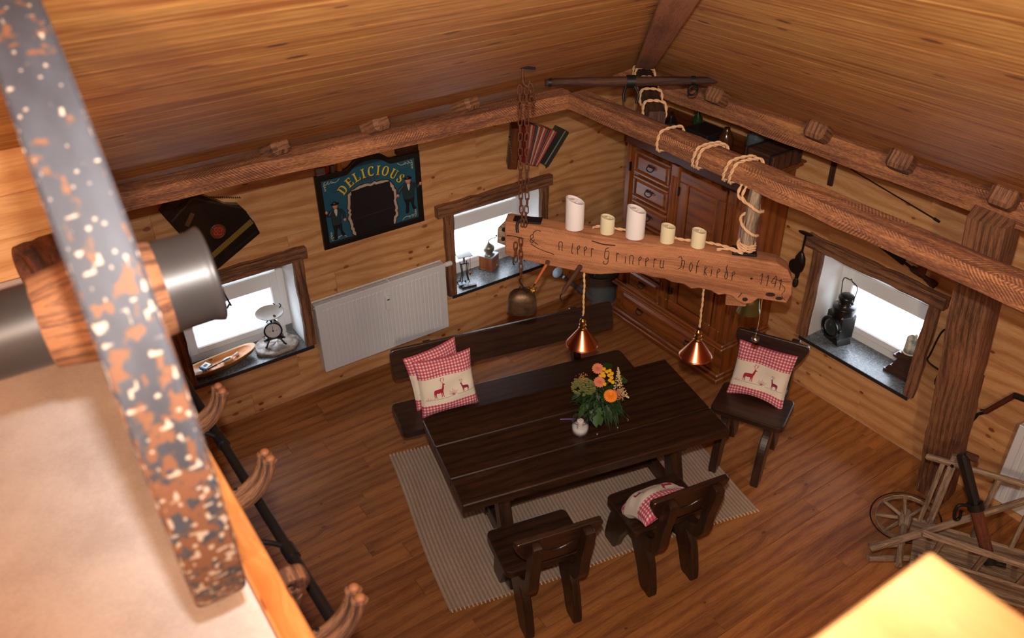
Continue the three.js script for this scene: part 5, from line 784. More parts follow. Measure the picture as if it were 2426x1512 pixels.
{
  const o = thing('coffee_grinder', 'wooden box coffee grinder with a metal hopper on the middle sill', 'grinder', [-1.4, SILL + 0.001, -0.175], 0.5);
  mesh(o, 'box', at(wbox(0.128, 0.125, 0.128, 0, 0.004), 0, 0.066, 0), M.cup); mesh(o, 'foot_board', at(wbox(0.134, 0.01, 0.134, 0, 0.003), 0, 0.005, 0), M.cupDark); mesh(o, 'top_plate', at(cbox(0.13, 0.004, 0.13, 0.001), 0, 0.131, 0), M.zinc);
  const dr = mesh(o, 'drawer', at(wbox(0.09, 0.06, 0.008, 0, 0.002), 0, 0.045, 0.064), M.cup); mesh(dr, 'knob', at(new THREE.SphereGeometry(0.008, 12, 8), 0, 0.045, 0.074), M.brass);
  mesh(o, 'hopper', at(lathe([[0.04, 0], [0.05, 0.003], [0.032, 0.012], [0.045, 0.04], [0.052, 0.062], [0.048, 0.078], [0.03, 0.095], [0.012, 0.106], [0.006, 0.12], [0.002, 0.135], [0, 0.135]], 36), 0, 0.133, 0), phys({ color: hex(146, 140, 124), roughness: 0.4, metalness: 0.8 }));
  mesh(o, 'hopper_lugs', [at(new THREE.TorusGeometry(0.02, 0.004, 8, 20), -0.045, 0.152, 0.0), at(new THREE.TorusGeometry(0.02, 0.004, 8, 20), 0.045, 0.152, 0.0)], M.steel);
  mesh(o, 'crank', [tube([[0, 0.262, 0], [0.03, 0.268, 0.01], [0.085, 0.262, 0.03]], 0.004, 14, 6), at(new THREE.SphereGeometry(0.009, 12, 8), 0.088, 0.275, 0.031)], M.blackIron);
}
{ const o = thing('boot_jack_stand', 'thin black iron stand foot behind the hanging beam end', 'stand', [-1.19, SILL + 0.001, -0.12]); mesh(o, 'leg', [tube([[0, 0.003, 0.03], [-0.01, 0.006, 0.025], [0.006, 0.06, 0.0], [0.02, 0.18, -0.02]], 0.006, 18, 7), tube([[0.1, 0.003, 0.03], [0.11, 0.006, 0.025], [0.094, 0.06, 0.0], [0.03, 0.18, -0.02]], 0.006, 18, 7)], M.black); }
// watering can in the corner
{
  const o = thing('watering_can', 'grey zinc watering can between the bench and the cupboard', 'watering can', [-0.46, 0.0005, 0.24]);
  mesh(o, 'body', lathe([[0, 0.0], [0.12, 0.0], [0.125, 0.01], [0.125, 0.2], [0.13, 0.206], [0.13, 0.214], [0.125, 0.22], [0.128, 0.27], [0.132, 0.275], [0.124, 0.275], [0.118, 0.22], [0.118, 0.015], [0, 0.01]], 44).scale(1.1, 1, 0.9), M.zinc);
  mesh(o, 'spout', rod(V(-0.12, 0.05, 0.01), V(-0.46, 0.4, 0.02), 0.028, 0.013, 18), M.zinc);
  mesh(o, 'rose', [along(xf(lathe([[0, 0], [0.014, 0], [0.048, 0.06], [0.05, 0.07], [0, 0.076]], 28), [0, 0, 0], [0, 0, -Math.PI / 2]), V(-0.45, 0.385, 0.02), V(-0.51, 0.45, 0.02))], M.zinc);
  mesh(o, 'spout_brace', tube([[-0.12, 0.26, 0.0], [-0.2, 0.29, 0.01], [-0.3, 0.25, 0.015]], 0.006, 14, 7), M.zinc);
  mesh(o, 'handle', [tube([[-0.1, 0.27, 0.0], [-0.06, 0.38, 0.0], [0.04, 0.39, 0.0], [0.1, 0.27, 0.0]], 0.009, 26, 8), tube([[0.13, 0.26, 0], [0.22, 0.22, 0], [0.2, 0.1, 0], [0.13, 0.06, 0]], 0.009, 22, 8)], M.zinc);
}
// ---------- cupboard against the right wall; local x = world z, local z = out of the wall ----------
const RB = -Math.PI / 2;
{
  const o = thing('cupboard', 'tall honey-brown wooden cupboard with a column of small drawers and a panelled door', 'cupboard', [-0.012, 0, 1.12], RB), D = 0.5, W = 1.24;
  mesh(o, 'carcass', at(wbox(W, 1.30, D - 0.02, 1, 0.004), 0, 0.98, D / 2 - 0.01), M.cup);
  mesh(o, 'plinth', [at(wbox(W + 0.05, 0.055, D + 0.05, 0, 0.008), 0, 0.0275, D / 2 + 0.025), at(wbox(W + 0.02, 0.03, D + 0.03, 0, 0.01), 0, 0.07, D / 2 + 0.015)], M.cup);
  mesh(o, 'base_case', at(wbox(W, 0.26, D, 0, 0.004), 0, 0.2, D / 2), M.cup);
  mesh(o, 'waist_moulding', [at(wbox(W + 0.06, 0.02, D + 0.05, 0, 0.009), 0, 0.335, D / 2 + 0.02), at(wbox(W + 0.03, 0.022, D + 0.03, 0, 0.009), 0, 0.355, D / 2 + 0.01)], M.cup);
  mesh(o, 'cornice', [at(wbox(W + 0.01, 0.1, D + 0.01, 0, 0.006), 0, 1.655, D / 2), at(wbox(W + 0.05, 0.03, D + 0.04, 0, 0.012), 0, 1.7, D / 2 + 0.01), at(wbox(W + 0.11, 0.035, D + 0.07, 0, 0.012), 0, 1.732, D / 2 + 0.02), at(wbox(W + 0.14, 0.018, D + 0.085, 0, 0.005), 0, 1.755, D / 2 + 0.025)], M.cupDark);
  mesh(o, 'side_panel', [at(wbox(0.008, 1.1, 0.36, 1, 0.004), W / 2 + 0.002, 0.98, 0.24)], M.cup);
  const frame = (x, y, w, h, t, z) => [at(wbox(w, t, 0.02, 0, 0.006), x, y + h / 2 - t / 2, z), at(wbox(w, t, 0.02, 0, 0.006), x, y - h / 2 + t / 2, z), at(wbox(t, h - 2 * t, 0.02, 1, 0.006), x - w / 2 + t / 2, y, z), at(wbox(t, h - 2 * t, 0.02, 1, 0.006), x + w / 2 - t / 2, y, z)];
  const raised = (w, h) => { const g = new THREE.ExtrudeGeometry(rrect(w - 0.05, h - 0.05, 0.002), { depth: 0.002, bevelEnabled: true, bevelThickness: 0.012, bevelSize: 0.022, bevelSegments: 1 }); return uvg(g, 0); };
  const handle = (p, x, y, z) => { const h = mesh(p, 'handle', [at(extr(spl([[-0.042, 0.004], [-0.03, 0.016], [-0.012, 0.01], [0, 0.02], [0.012, 0.01], [0.03, 0.016], [0.042, 0.004], [0.025, -0.006], [0, -0.002], [-0.025, -0.006]]), 0.004, 0.001), x, y, z), tube([[x - 0.034, y, z + 0.004], [x - 0.034, y - 0.014, z + 0.016], [x - 0.018, y - 0.026, z + 0.02], [x, y - 0.029, z + 0.021], [x + 0.018, y - 0.026, z + 0.02], [x + 0.034, y - 0.014, z + 0.016], [x + 0.034, y, z + 0.004]], 0.0042, 26, 7)], M.blackIron); return h; };
  // base drawer
  { const d = mesh(o, 'drawer', [at(wbox(1.1, 0.19, 0.018, 0, 0.004), 0, 0.2, D + 0.006), at(raised(1.06, 0.17), 0, 0.2, D + 0.014)], M.cup); handle(d, -0.28, 0.215, D + 0.034); handle(d, 0.3, 0.215, D + 0.034); }
  // drawer column
  const ys = [1.49, 1.282, 1.074, 0.866, 0.658, 0.45];
  for (const y of ys) { const d = mesh(o, 'drawer', [...frame(-0.3, y, 0.4, 0.19, 0.024, D + 0.004), at(raised(0.36, 0.15), -0.3, y, D - 0.002)], M.cup); handle(d, -0.3, y + 0.012, D + 0.018); }
  mesh(o, 'stile', at(wbox(0.05, 1.24, 0.03, 1, 0.004), -0.575, 0.99, D - 0.006), M.cup); mesh(o, 'stile', at(wbox(0.06, 1.24, 0.03, 1, 0.004), 0.585, 0.99, D - 0.006), M.cup);
  for (const x of [-0.045, 0.53]) { const fl = mesh(o, 'pilaster', at(wbox(0.08, 1.24, 0.034, 1, 0.004), x, 0.99, D), M.cup); mesh(fl, 'flute', [-0.024, -0.008, 0.008, 0.024].map((dx) => at(uvg(new THREE.CylinderGeometry(0.006, 0.006, 1.0, 8), 1), x + dx, 1.02, D + 0.017)), M.cup); mesh(fl, 'pilaster_foot', at(wbox(0.09, 0.1, 0.044, 1, 0.005), x, 0.42, D + 0.003), M.cup); }
  // door
  { const d = mesh(o, 'door', [...frame(0.24, 0.985, 0.46, 1.2, 0.085, D + 0.004)], M.cup); mesh(d, 'door_panel', [at(raised(0.31, 1.05), 0.24, 0.985, D - 0.008), ...frame(0.24, 0.985, 0.31, 1.05, 0.016, D + 0.008)], M.cup); mesh(d, 'hinge', [1.42, 0.56].map((y) => at(cbox(0.016, 0.07, 0.02, 0.003), 0.012, y, D + 0.014)), M.blackIron); mesh(d, 'key', [at(xf(new THREE.TorusGeometry(0.012, 0.003, 8, 20), [0, 0, 0], [0, 0.4, 0]), 0.045, 0.56, D + 0.035), at(cbox(0.02, 0.06, 0.004, 0.002), 0.045, 0.57, D + 0.016)], M.blackIron); }
  mesh(o, 'side_hinge', [1.43, 0.55].map((y) => at(cbox(0.014, 0.075, 0.022, 0.003), -0.545, y, D + 0.01)), M.blackIron);
}
// things stored on top of the cupboard
{
  const Y = 1.766, b = (name, pts, mat, label, cat, x, z, grp) => { const m = solo(name, lathe(pts, 28), mat, label, cat, grp); m.position.set(-x, Y, z); return m; };
  const brown = phys({ color: hex(70, 40, 22), roughness: 0.2 }), green = phys({ color: hex(30, 54, 30), roughness: 0.15 }), dark = phys({ color: hex(36, 32, 32), roughness: 0.4 });
  b('stoneware_jug', [[0, 0], [0.05, 0], [0.055, 0.02], [0.055, 0.09], [0.03, 0.125], [0.02, 0.15], [0.022, 0.155], [0, 0.155]], brown, 'brown jug with a pointed neck on the cupboard top', 'jug', 0.3, 1.32);
  b('green_bottle', [[0, 0], [0.035, 0], [0.038, 0.01], [0.038, 0.1], [0.014, 0.14], [0.013, 0.18], [0, 0.18]], green, 'green bottle in the corner of the cupboard top', 'bottle', 0.22, 0.95);
  b('storage_jar', [[0, 0], [0.055, 0], [0.06, 0.01], [0.06, 0.13], [0.045, 0.15], [0.045, 0.165], [0.05, 0.168], [0.05, 0.175], [0, 0.18]], phys({ color: hex(170, 190, 200), roughness: 0.05, transmission: 0.85, thickness: 0 }), 'clear glass storage jar on the cupboard top', 'jar', 0.2, 1.5);
  { const o = thing('flat_iron', 'black flat iron at the far end of the cupboard top', 'iron', [-0.3, Y, 0.76], 0.7); mesh(o, 'sole', at(xf(extr(spl([[-0.08, -0.045], [-0.08, 0.045], [0.02, 0.042], [0.1, 0]]), 0.05, 0.004), [0, 0, 0], [-1.571, 0, 0]), 0, 0.026, 0), dark); mesh(o, 'handle', tube([[-0.06, 0.05, 0], [-0.055, 0.1, 0], [0.03, 0.1, 0], [0.04, 0.05, 0]], 0.009, 20, 8), dark); }
  { const o = thing('metal_box', 'long dark metal box on the cupboard top', 'box', [-0.3, Y, 1.12], RB); mesh(o, 'box_body', at(cbox(0.22, 0.07, 0.2, 0.006), 0, 0.036, 0), dark); mesh(o, 'lid', at(cbox(0.23, 0.016, 0.21, 0.005), 0, 0.08, 0), dark); }
  { const o = thing('old_radio', 'dark wooden case at the window end of the cupboard top', 'case', [-0.22, Y, 1.69], RB); mesh(o, 'case_body', at(wbox(0.26, 0.11, 0.3, 0, 0.008), 0, 0.056, 0), M.oldDark); mesh(o, 'corner_strap', [at(cbox(0.02, 0.114, 0.304, 0.003), -0.1, 0.056, 0), at(cbox(0.02, 0.114, 0.304, 0.003), 0.1, 0.056, 0)], dark); }
}
// ---------- lantern window sill ----------
{
  const o = thing('railway_lantern', 'black railway lantern with a round lens on the right window sill', 'lantern', [0.135, SILL + 0.001, 2.262], RB - 0.25), blk = phys({ color: hex(30, 29, 28), roughness: 0.3, metalness: 0.3, clearcoat: 0.4 });
  mesh(o, 'base', at(extr(poly([[-0.085, 0], [0.085, 0], [0.062, 0.045], [-0.062, 0.045]]), 0.12, 0.003), 0, 0, 0), blk);
  mesh(o, 'housing', at(cbox(0.15, 0.2, 0.14, 0.012), 0, 0.145, -0.005), blk);
  mesh(o, 'lens_bezel', [at(xf(new THREE.CylinderGeometry(0.085, 0.09, 0.03, 44, 1, true), [0, 0, 0], [1.571, 0, 0]), 0.0, 0.135, 0.08), at(new THREE.TorusGeometry(0.082, 0.008, 10, 44), 0, 0.135, 0.096)], blk);
  mesh(o, 'lens', at(xf(new THREE.SphereGeometry(0.11, 32, 14, 0, 6.2832, 0, 0.75), [0, 0, 0], [1.571, 0, 0]), 0, 0.135, 0.005), phys({ color: hex(40, 52, 54), roughness: 0.04, clearcoat: 1 }));
  mesh(o, 'side_lens_box', at(cbox(0.03, 0.15, 0.1, 0.006), -0.09, 0.15, 0), blk);
  mesh(o, 'chimney', at(lathe([[0.07, 0], [0.085, 0.004], [0.086, 0.05], [0.08, 0.058], [0.052, 0.066], [0.05, 0.1], [0.056, 0.106], [0.06, 0.118], [0.058, 0.135], [0.045, 0.148], [0, 0.152]], 40), 0, 0.242, -0.005), blk);
  mesh(o, 'chimney_vents', [0, 1, 2, 3, 4, 5, 6, 7].map((i) => at(cbox(0.014, 0.012, 0.004, 0.002), 0.051 * Math.sin(i * 0.785), 0.325, -0.005 + 0.051 * Math.cos(i * 0.785))), M.dullBrass);
  mesh(o, 'door_catch', at(cbox(0.016, 0.03, 0.02, 0.004), 0.092, 0.14, 0.075), blk);
  mesh(o, 'bail_handle', tube([[-0.066, 0.345, -0.005], [-0.07, 0.4, -0.005], [-0.078, 0.47, -0.005], [-0.066, 0.5, -0.005], [-0.03, 0.51, -0.005], [-0.012, 0.512, -0.005], [0, 0.525, -0.005], [0.012, 0.512, -0.005], [0.03, 0.51, -0.005], [0.066, 0.5, -0.005], [0.078, 0.47, -0.005], [0.07, 0.4, -0.005], [0.066, 0.345, -0.005]], 0.0035, 70, 7), M.blackIron);
  mesh(o, 'handle_lugs', [-0.066, 0.066].map((x) => at(cbox(0.016, 0.016, 0.012, 0.003), x * 0.96, 0.347, -0.005)), blk);
}
{
  const o = thing('candle_pedestal', 'stepped dark wooden pedestal with a wrapped candle on the right window sill', 'candle holder', [0.19, SILL + 0.001, 2.795], RB), step = phys({ color: hex(66, 44, 34), roughness: 0.25, clearcoat: 0.5 });
  const sq = (w0, w1, y0, y1) => { const g = new THREE.CylinderGeometry(w1 * 0.7071, w0 * 0.7071, y1 - y0, 4, 1); g.rotateY(Math.PI / 4); const q = g.toNonIndexed(); q.computeVertexNormals(); return at(q, 0, (y0 + y1) / 2, 0); };
  mesh(o, 'pedestal', [sq(0.2, 0.2, 0, 0.02), sq(0.185, 0.165, 0.02, 0.04), sq(0.165, 0.15, 0.04, 0.05), sq(0.135, 0.09, 0.05, 0.115), sq(0.1, 0.12, 0.115, 0.125), sq(0.14, 0.14, 0.125, 0.142), sq(0.125, 0.1, 0.142, 0.165)], step);
  mesh(o, 'wax_ring', at(lathe([[0, 0], [0.05, 0], [0.051, 0.008], [0.044, 0.012], [0, 0.012]], 28), 0, 0.165, 0), phys({ color: hex(210, 190, 160), roughness: 0.5 }));
  const g = lathe([[0, 0], [0.043, 0], [0.042, 0.05], [0.041, 0.095], [0.036, 0.105], [0.022, 0.115], [0, 0.122]], 40), p = g.attributes.position; for (let i = 0; i < p.count; i++) { const a = Math.atan2(p.getZ(i), p.getX(i)), k = 1 + 0.03 * Math.sin(a * 9) ; p.setXYZ(i, p.getX(i) * k, p.getY(i) + 0.012 * (p.getY(i) / 0.1) * Math.sin(a * 2 + 1), p.getZ(i) * k); } g.computeVertexNormals();
  mesh(o, 'candle', at(g, 0, 0.176, 0), phys({ map: noiseTex(44, [[120, 124, 112], [190, 186, 164], [226, 218, 190]], 6, 40), roughness: 0.6 })); mesh(o, 'wax_top', at(new THREE.SphereGeometry(0.012, 12, 8).scale(1, 1.6, 0.8), 0.01, 0.3, -0.01), phys({ color: hex(226, 214, 170), roughness: 0.5 }));
}
// ---------- tools hung on the right wall (x = 0); local x = world z, y, local z out of the wall ----------
function wallTool(name, label, cat, z, y, off = 0.02) { return thing(name, label, cat, [-off, y, z], RB); }
{
  const o = wallTool('breast_drill', 'black breast drill with a T-shaped rest hung left of the window', 'drill', 1.955, 1.0, 0.05), k = phys({ color: hex(44, 32, 28), roughness: 0.35, metalness: 0.3 });
  mesh(o, 'breast_plate', xf(lathe([[0, 0], [0.022, 0.002], [0.024, 0.01], [0, 0.014]], 20).scale(2.6, 1, 1), [-0.005, 0.262, 0], [0.0, 0, 0.04]), k);
  mesh(o, 'shank', rod(V(-0.002, 0.27, 0), V(-0.008, 0.1, 0), 0.008), k);
  mesh(o, 'gear_body', at(lathe([[0, -0.12], [0.012, -0.12], [0.018, -0.1], [0.02, -0.07], [0.036, -0.05], [0.045, 0.0], [0.04, 0.05], [0.022, 0.085], [0.012, 0.1], [0, 0.1]], 28).scale(1, 1, 0.7), -0.01, 0.02, 0), k);
  mesh(o, 'gear_wheel', xf(new THREE.CylinderGeometry(0.058, 0.058, 0.014, 32), [-0.02, 0.0, 0.024], [1.571, 0, 0]), k);
  mesh(o, 'chuck', at(lathe([[0, -0.08], [0.012, -0.078], [0.021, -0.06], [0.02, -0.025], [0.012, -0.01], [0.014, 0], [0, 0]], 24), -0.012, -0.1, 0), phys({ color: hex(60, 50, 44), roughness: 0.4, metalness: 0.5 }));
  mesh(o, 'crank', [rod(V(-0.035, 0.0, 0.03), V(-0.075, -0.075, 0.045), 0.006)], M.blackIron); mesh(o, 'crank_handle', rod(V(-0.07, -0.075, 0.045), V(-0.155, -0.045, 0.055), 0.011, 0.009), phys({ color: hex(120, 46, 34), roughness: 0.4 }));
}
{
  const o = wallTool('long_auger', 'long black blade tool with a turned wooden handle above the window', 'tool', 2.55, 1.42, 0.035);
  const p = (z, y, d = 0) => V(z - 2.55, y - 1.42, d); // points from the wall
  mesh(o, 'blade', [bar(p(2.19, 1.51), p(2.71, 1.372), 0.05, 0.01, 0.002)], M.black); mesh(o, 'blade_tip', rod(p(2.06, 1.54), p(2.2, 1.508), 0.006, 0.018), M.black);
  mesh(o, 'neck', rod(p(2.7, 1.375), p(2.79, 1.352), 0.009), M.blackIron); mesh(o, 'collar', rod(p(2.775, 1.356), p(2.8, 1.349), 0.02), M.blackIron);
  mesh(o, 'handle', along(uvg(xf(lathe([[0, -0.1], [0.018, -0.098], [0.022, -0.07], [0.019, -0.03], [0.014, 0.0], [0.019, 0.035], [0.026, 0.065], [0.024, 0.09], [0, 0.098]], 22), [0, 0, 0], [0, 0, -1.571]), 0), p(2.79, 1.353), p(2.93, 1.318)), M.oldDark);
  mesh(o, 'hanging_block', at(wbox(0.05, 0.1, 0.03, 1, 0.004), 2.835 - 2.55, 1.40 - 1.42, 0.0), M.cupDark);
}
{ const o = wallTool('riding_crop', 'thin dark rod hung slanting high on the right wall', 'rod', 2.5, 1.77, 0.02); mesh(o, 'rod_shaft', rod(V(-0.33, 0.06, 0), V(0.33, -0.05, 0), 0.0035, 0.005, 8), M.black); mesh(o, 'knob', rod(V(0.31, -0.046, 0), V(0.35, -0.054, 0), 0.009, 0.008), M.black); }
{ const o = wallTool('wall_peg_board', 'short dark upright board under the right ceiling purlin', 'board', 2.035, 1.76, 0.012); mesh(o, 'board', wbox(0.04, 0.2, 0.018, 1, 0.003), M.oldDark); }
{
  const o = wallTool('hacksaw', 'black iron hacksaw with a wooden handle right of the lantern window', 'saw', 3.09, 0.86, 0.022), P = (z, y) => [z - 3.09, y - 0.86, 0];
  mesh(o, 'frame', tube([P(3.125, 1.04), P(3.085, 1.05), P(3.065, 1.02), P(3.035, 0.82), P(3.028, 0.785), P(3.045, 0.768), P(3.125, 0.752)], 0.006, 60, 8), M.blackIron);
  mesh(o, 'blade', bar(V(0.035, 0.185, 0), V(0.036, -0.11, 0), 0.016, 0.003, 0.0008, V(1, 0, 0)), M.blackIron);
  mesh(o, 'handle', at(uvg(lathe([[0, -0.11], [0.015, -0.105], [0.02, -0.08], [0.016, -0.04], [0.012, -0.02], [0.014, 0], [0, 0.002]], 18), 1), 0.045, -0.11, 0), M.oldDark);
}
{
  const o = wallTool('scythe_handle', 'bent wooden scythe handle with a black iron blade right of the timber strut', 'scythe', 3.55, 0.7, 0.06), P = (z, y, d = 0) => V(z - 3.55, y - 0.7, d);
  mesh(o, 'snath', rod(P(3.49, 0.665), P(3.615, 0.88), 0.016, 0.017), phys({ map: T.cup, color: hex(150, 120, 100), roughness: 0.6 })); mesh(o, 'grip', rod(P(3.61, 0.875), P(3.8, 0.905), 0.019), M.black);
  mesh(o, 'tang', tube([P(3.5, 0.675), P(3.47, 0.64), P(3.455, 0.625), P(3.445, 0.59)], 0.01, 18, 8), M.blackIron); mesh(o, 'blade', bar(P(3.45, 0.6), P(3.4, 0.44), 0.016, 0.006, 0.002, V(1, 0, 0)), M.black); mesh(o, 'nail', rod(P(3.465, 0.64, -0.05), P(3.465, 0.67, 0.01), 0.005), M.blackIron);
}
{ const o = wallTool('strut_shadow', 'thin reddish strip in place of the timber strut shadow on the wall', 'shade_strip', 3.41, 0.62, 0.02); mesh(o, 'shade_strip', rod(V(-0.02, 0.25, 0), V(0.012, -0.26, 0), 0.009, 0.009, 10), M.cupDark); }  // thin reddish rod put in for the shadow of the strut on the wall
{ const o = wallTool('square_washer', 'small square iron plate left of the timber strut', 'plate', 3.2, 0.985, 0.014); mesh(o, 'plate', xf(cbox(0.055, 0.055, 0.01, 0.002), [0, 0, 0], [0, 0, 0.6]), M.blackIron); }
// ---------- hand cart ----------
{
  const CY = -Math.atan2(0.87, 0.49), o = thing('hand_cart', 'weathered grey wooden ladder cart by the right radiator', 'cart', [-0.85, 0, 3.62], CY); // local x along the cart, local z towards the camera
  const g = M.grey;
  // wheels: rim, hub, eight spokes
  for (const [x, z] of [[-0.03, -0.1], [0.95, -0.13]]) {
    const w = mesh(o, 'wheel', [at(extr((() => { const s = new THREE.Shape(); s.absarc(0, 0, 0.2, 0, 6.2832); const h = new THREE.Path(); h.absarc(0, 0, 0.165, 0, 6.2832, true); s.holes.push(h); return s; })(), 0.036, 0.004), x, 0.202, z)], g);
    mesh(w, 'iron_tyre', at(new THREE.TorusGeometry(0.2, 0.004, 6, 56), x, 0.202, z), M.blackIron);
    mesh(w, 'spoke', Array.from({ length: 8 }, (_, i) => { const a = (i + 0.3) * 0.7854; return rod(V(x + Math.cos(a) * 0.03, 0.202 + Math.sin(a) * 0.03, z), V(x + Math.cos(a) * 0.17, 0.202 + Math.sin(a) * 0.17, z), 0.012, 0.011, 8); }), g);
    mesh(w, 'hub', at(xf(uvg(lathe([[0, -0.07], [0.028, -0.07], [0.036, -0.04], [0.042, 0], [0.036, 0.04], [0.028, 0.07], [0, 0.07]], 22), 1), [0, 0, 0], [1.571, 0, 0]), x, 0.202, z), g);
  }
  mesh(o, 'side_board', [at(wbox(1.15, 0.15, 0.022, 0, 0.004), 0.575, 0.235, 0.0)], g);
  mesh(o, 'floor_board', [0, 1].map((i) => at(wbox(1.1, 0.018, 0.13, 0, 0.003), 0.58, 0.17, 0.09 + i * 0.135)), g);
  mesh(o, 'top_rail', bar(V(-0.04, 0.765, -0.03), V(1.2, 0.735, -0.03), 0.036, 0.034, 0.01), g); mesh(o, 'rail_bolt', at(xf(new THREE.CylinderGeometry(0.009, 0.009, 0.01, 10), [0, 0, 0], [1.571, 0, 0]), 0.1, 0.762, -0.008), M.blackIron);
  for (const x of [0.035, 0.32, 0.52, 0.72]) mesh(o, 'rail_stake', bar(V(x + 0.0, 0.3, 0.0), V(x + 0.02, 0.75, -0.03), 0.026, 0.02, 0.004, V(1, 0, 0)), g);
  mesh(o, 'corner_post', bar(V(0.085, 0.22, 0.0), V(0.105, 0.815, -0.045), 0.04, 0.03, 0.005, V(1, 0, 0)), g);
  // camera-side ladder splayed outwards
  mesh(o, 'near_rail', bar(V(0.02, 0.53, 0.34), V(1.2, 0.5, 0.34), 0.036, 0.034, 0.01), g);
  for (const x of [0.12, 0.34, 0.56, 0.78]) mesh(o, 'near_stake', bar(V(x, 0.18, 0.2), V(x + 0.01, 0.52, 0.34), 0.03, 0.02, 0.004, V(1, 0, 0)), g);
  mesh(o, 'near_board', at(xf(wbox(1.1, 0.13, 0.02, 0, 0.004), [0, 0, 0], [0.4, 0, 0]), 0.6, 0.24, 0.245), g);
  mesh(o, 'axle', rod(V(-0.03, 0.2, -0.1), V(-0.03, 0.2, 0.3), 0.02), g);
  // drawbar laid up over the rails, with its fork and crosspiece
  mesh(o, 'drawbar', rod(V(-0.19, 0.24, 0.28), V(0.62, 0.8, -0.005), 0.021, 0.02, 14), g);
  mesh(o, 'drawbar_grip', [rod(V(-0.2, 0.2, 0.22), V(-0.02, 0.2, 0.12), 0.018), rod(V(-0.19, 0.175, 0.3), V(0.06, 0.14, 0.14), 0.019)], g);
}
// swingletree yoke leaning on the cart
{
  const a = V(-0.9, 0.96, 3.77), b = V(-0.91, 0.42, 4.1), m = a.clone().lerp(b, 0.48), o = thing('wooden_yoke', 'dark worn wooden yoke with an iron loop leaning on the cart', 'yoke', a.toArray());
  const L = (p) => p.clone().sub(a);
  mesh(o, 'upper_half', bar(L(a), L(m), 0.055, 0.05, 0.012), M.black); mesh(o, 'lower_half', rod(L(m), L(b), 0.033, 0.03, 14), phys({ map: T.old, color: hex(190, 150, 130), roughness: 0.7, bumpMap: T.old, bumpScale: 0.004 }));
  mesh(o, 'iron_band', along(xf(new THREE.CylinderGeometry(0.043, 0.043, 0.04, 20), [0, 0, 0], [0, 0, 1.571]), L(m).addScaledVector(L(b), -0.02), L(m).addScaledVector(L(b), 0.02)), M.blackIron);
  const q = L(m); mesh(o, 'iron_loop', tube([q.clone().add(V(-0.03, 0.01, -0.01)).toArray(), q.clone().add(V(-0.09, 0.02, -0.045)).toArray(), q.clone().add(V(-0.1, -0.03, -0.05)).toArray(), q.clone().add(V(-0.085, -0.085, -0.04)).toArray(), q.clone().add(V(-0.07, -0.08, -0.03)).toArray(), q.clone().add(V(-0.075, -0.02, -0.03)).toArray()], 0.009, 30, 8), M.blackIron);
  mesh(o, 'end_pin', [rod(V(0.01, 0.0, 0.01), V(0.05, -0.02, 0.06), 0.02, 0.022)], M.oldDark); mesh(o, 'end_iron', [rod(L(b), L(b).add(V(0.05, -0.005, 0.06)), 0.014), along(xf(new THREE.CylinderGeometry(0.035, 0.035, 0.05, 16), [0, 0, 0], [0, 0, 1.571]), L(b).addScaledVector(L(m).sub(L(b)), 0.12), L(b))], M.blackIron);
}
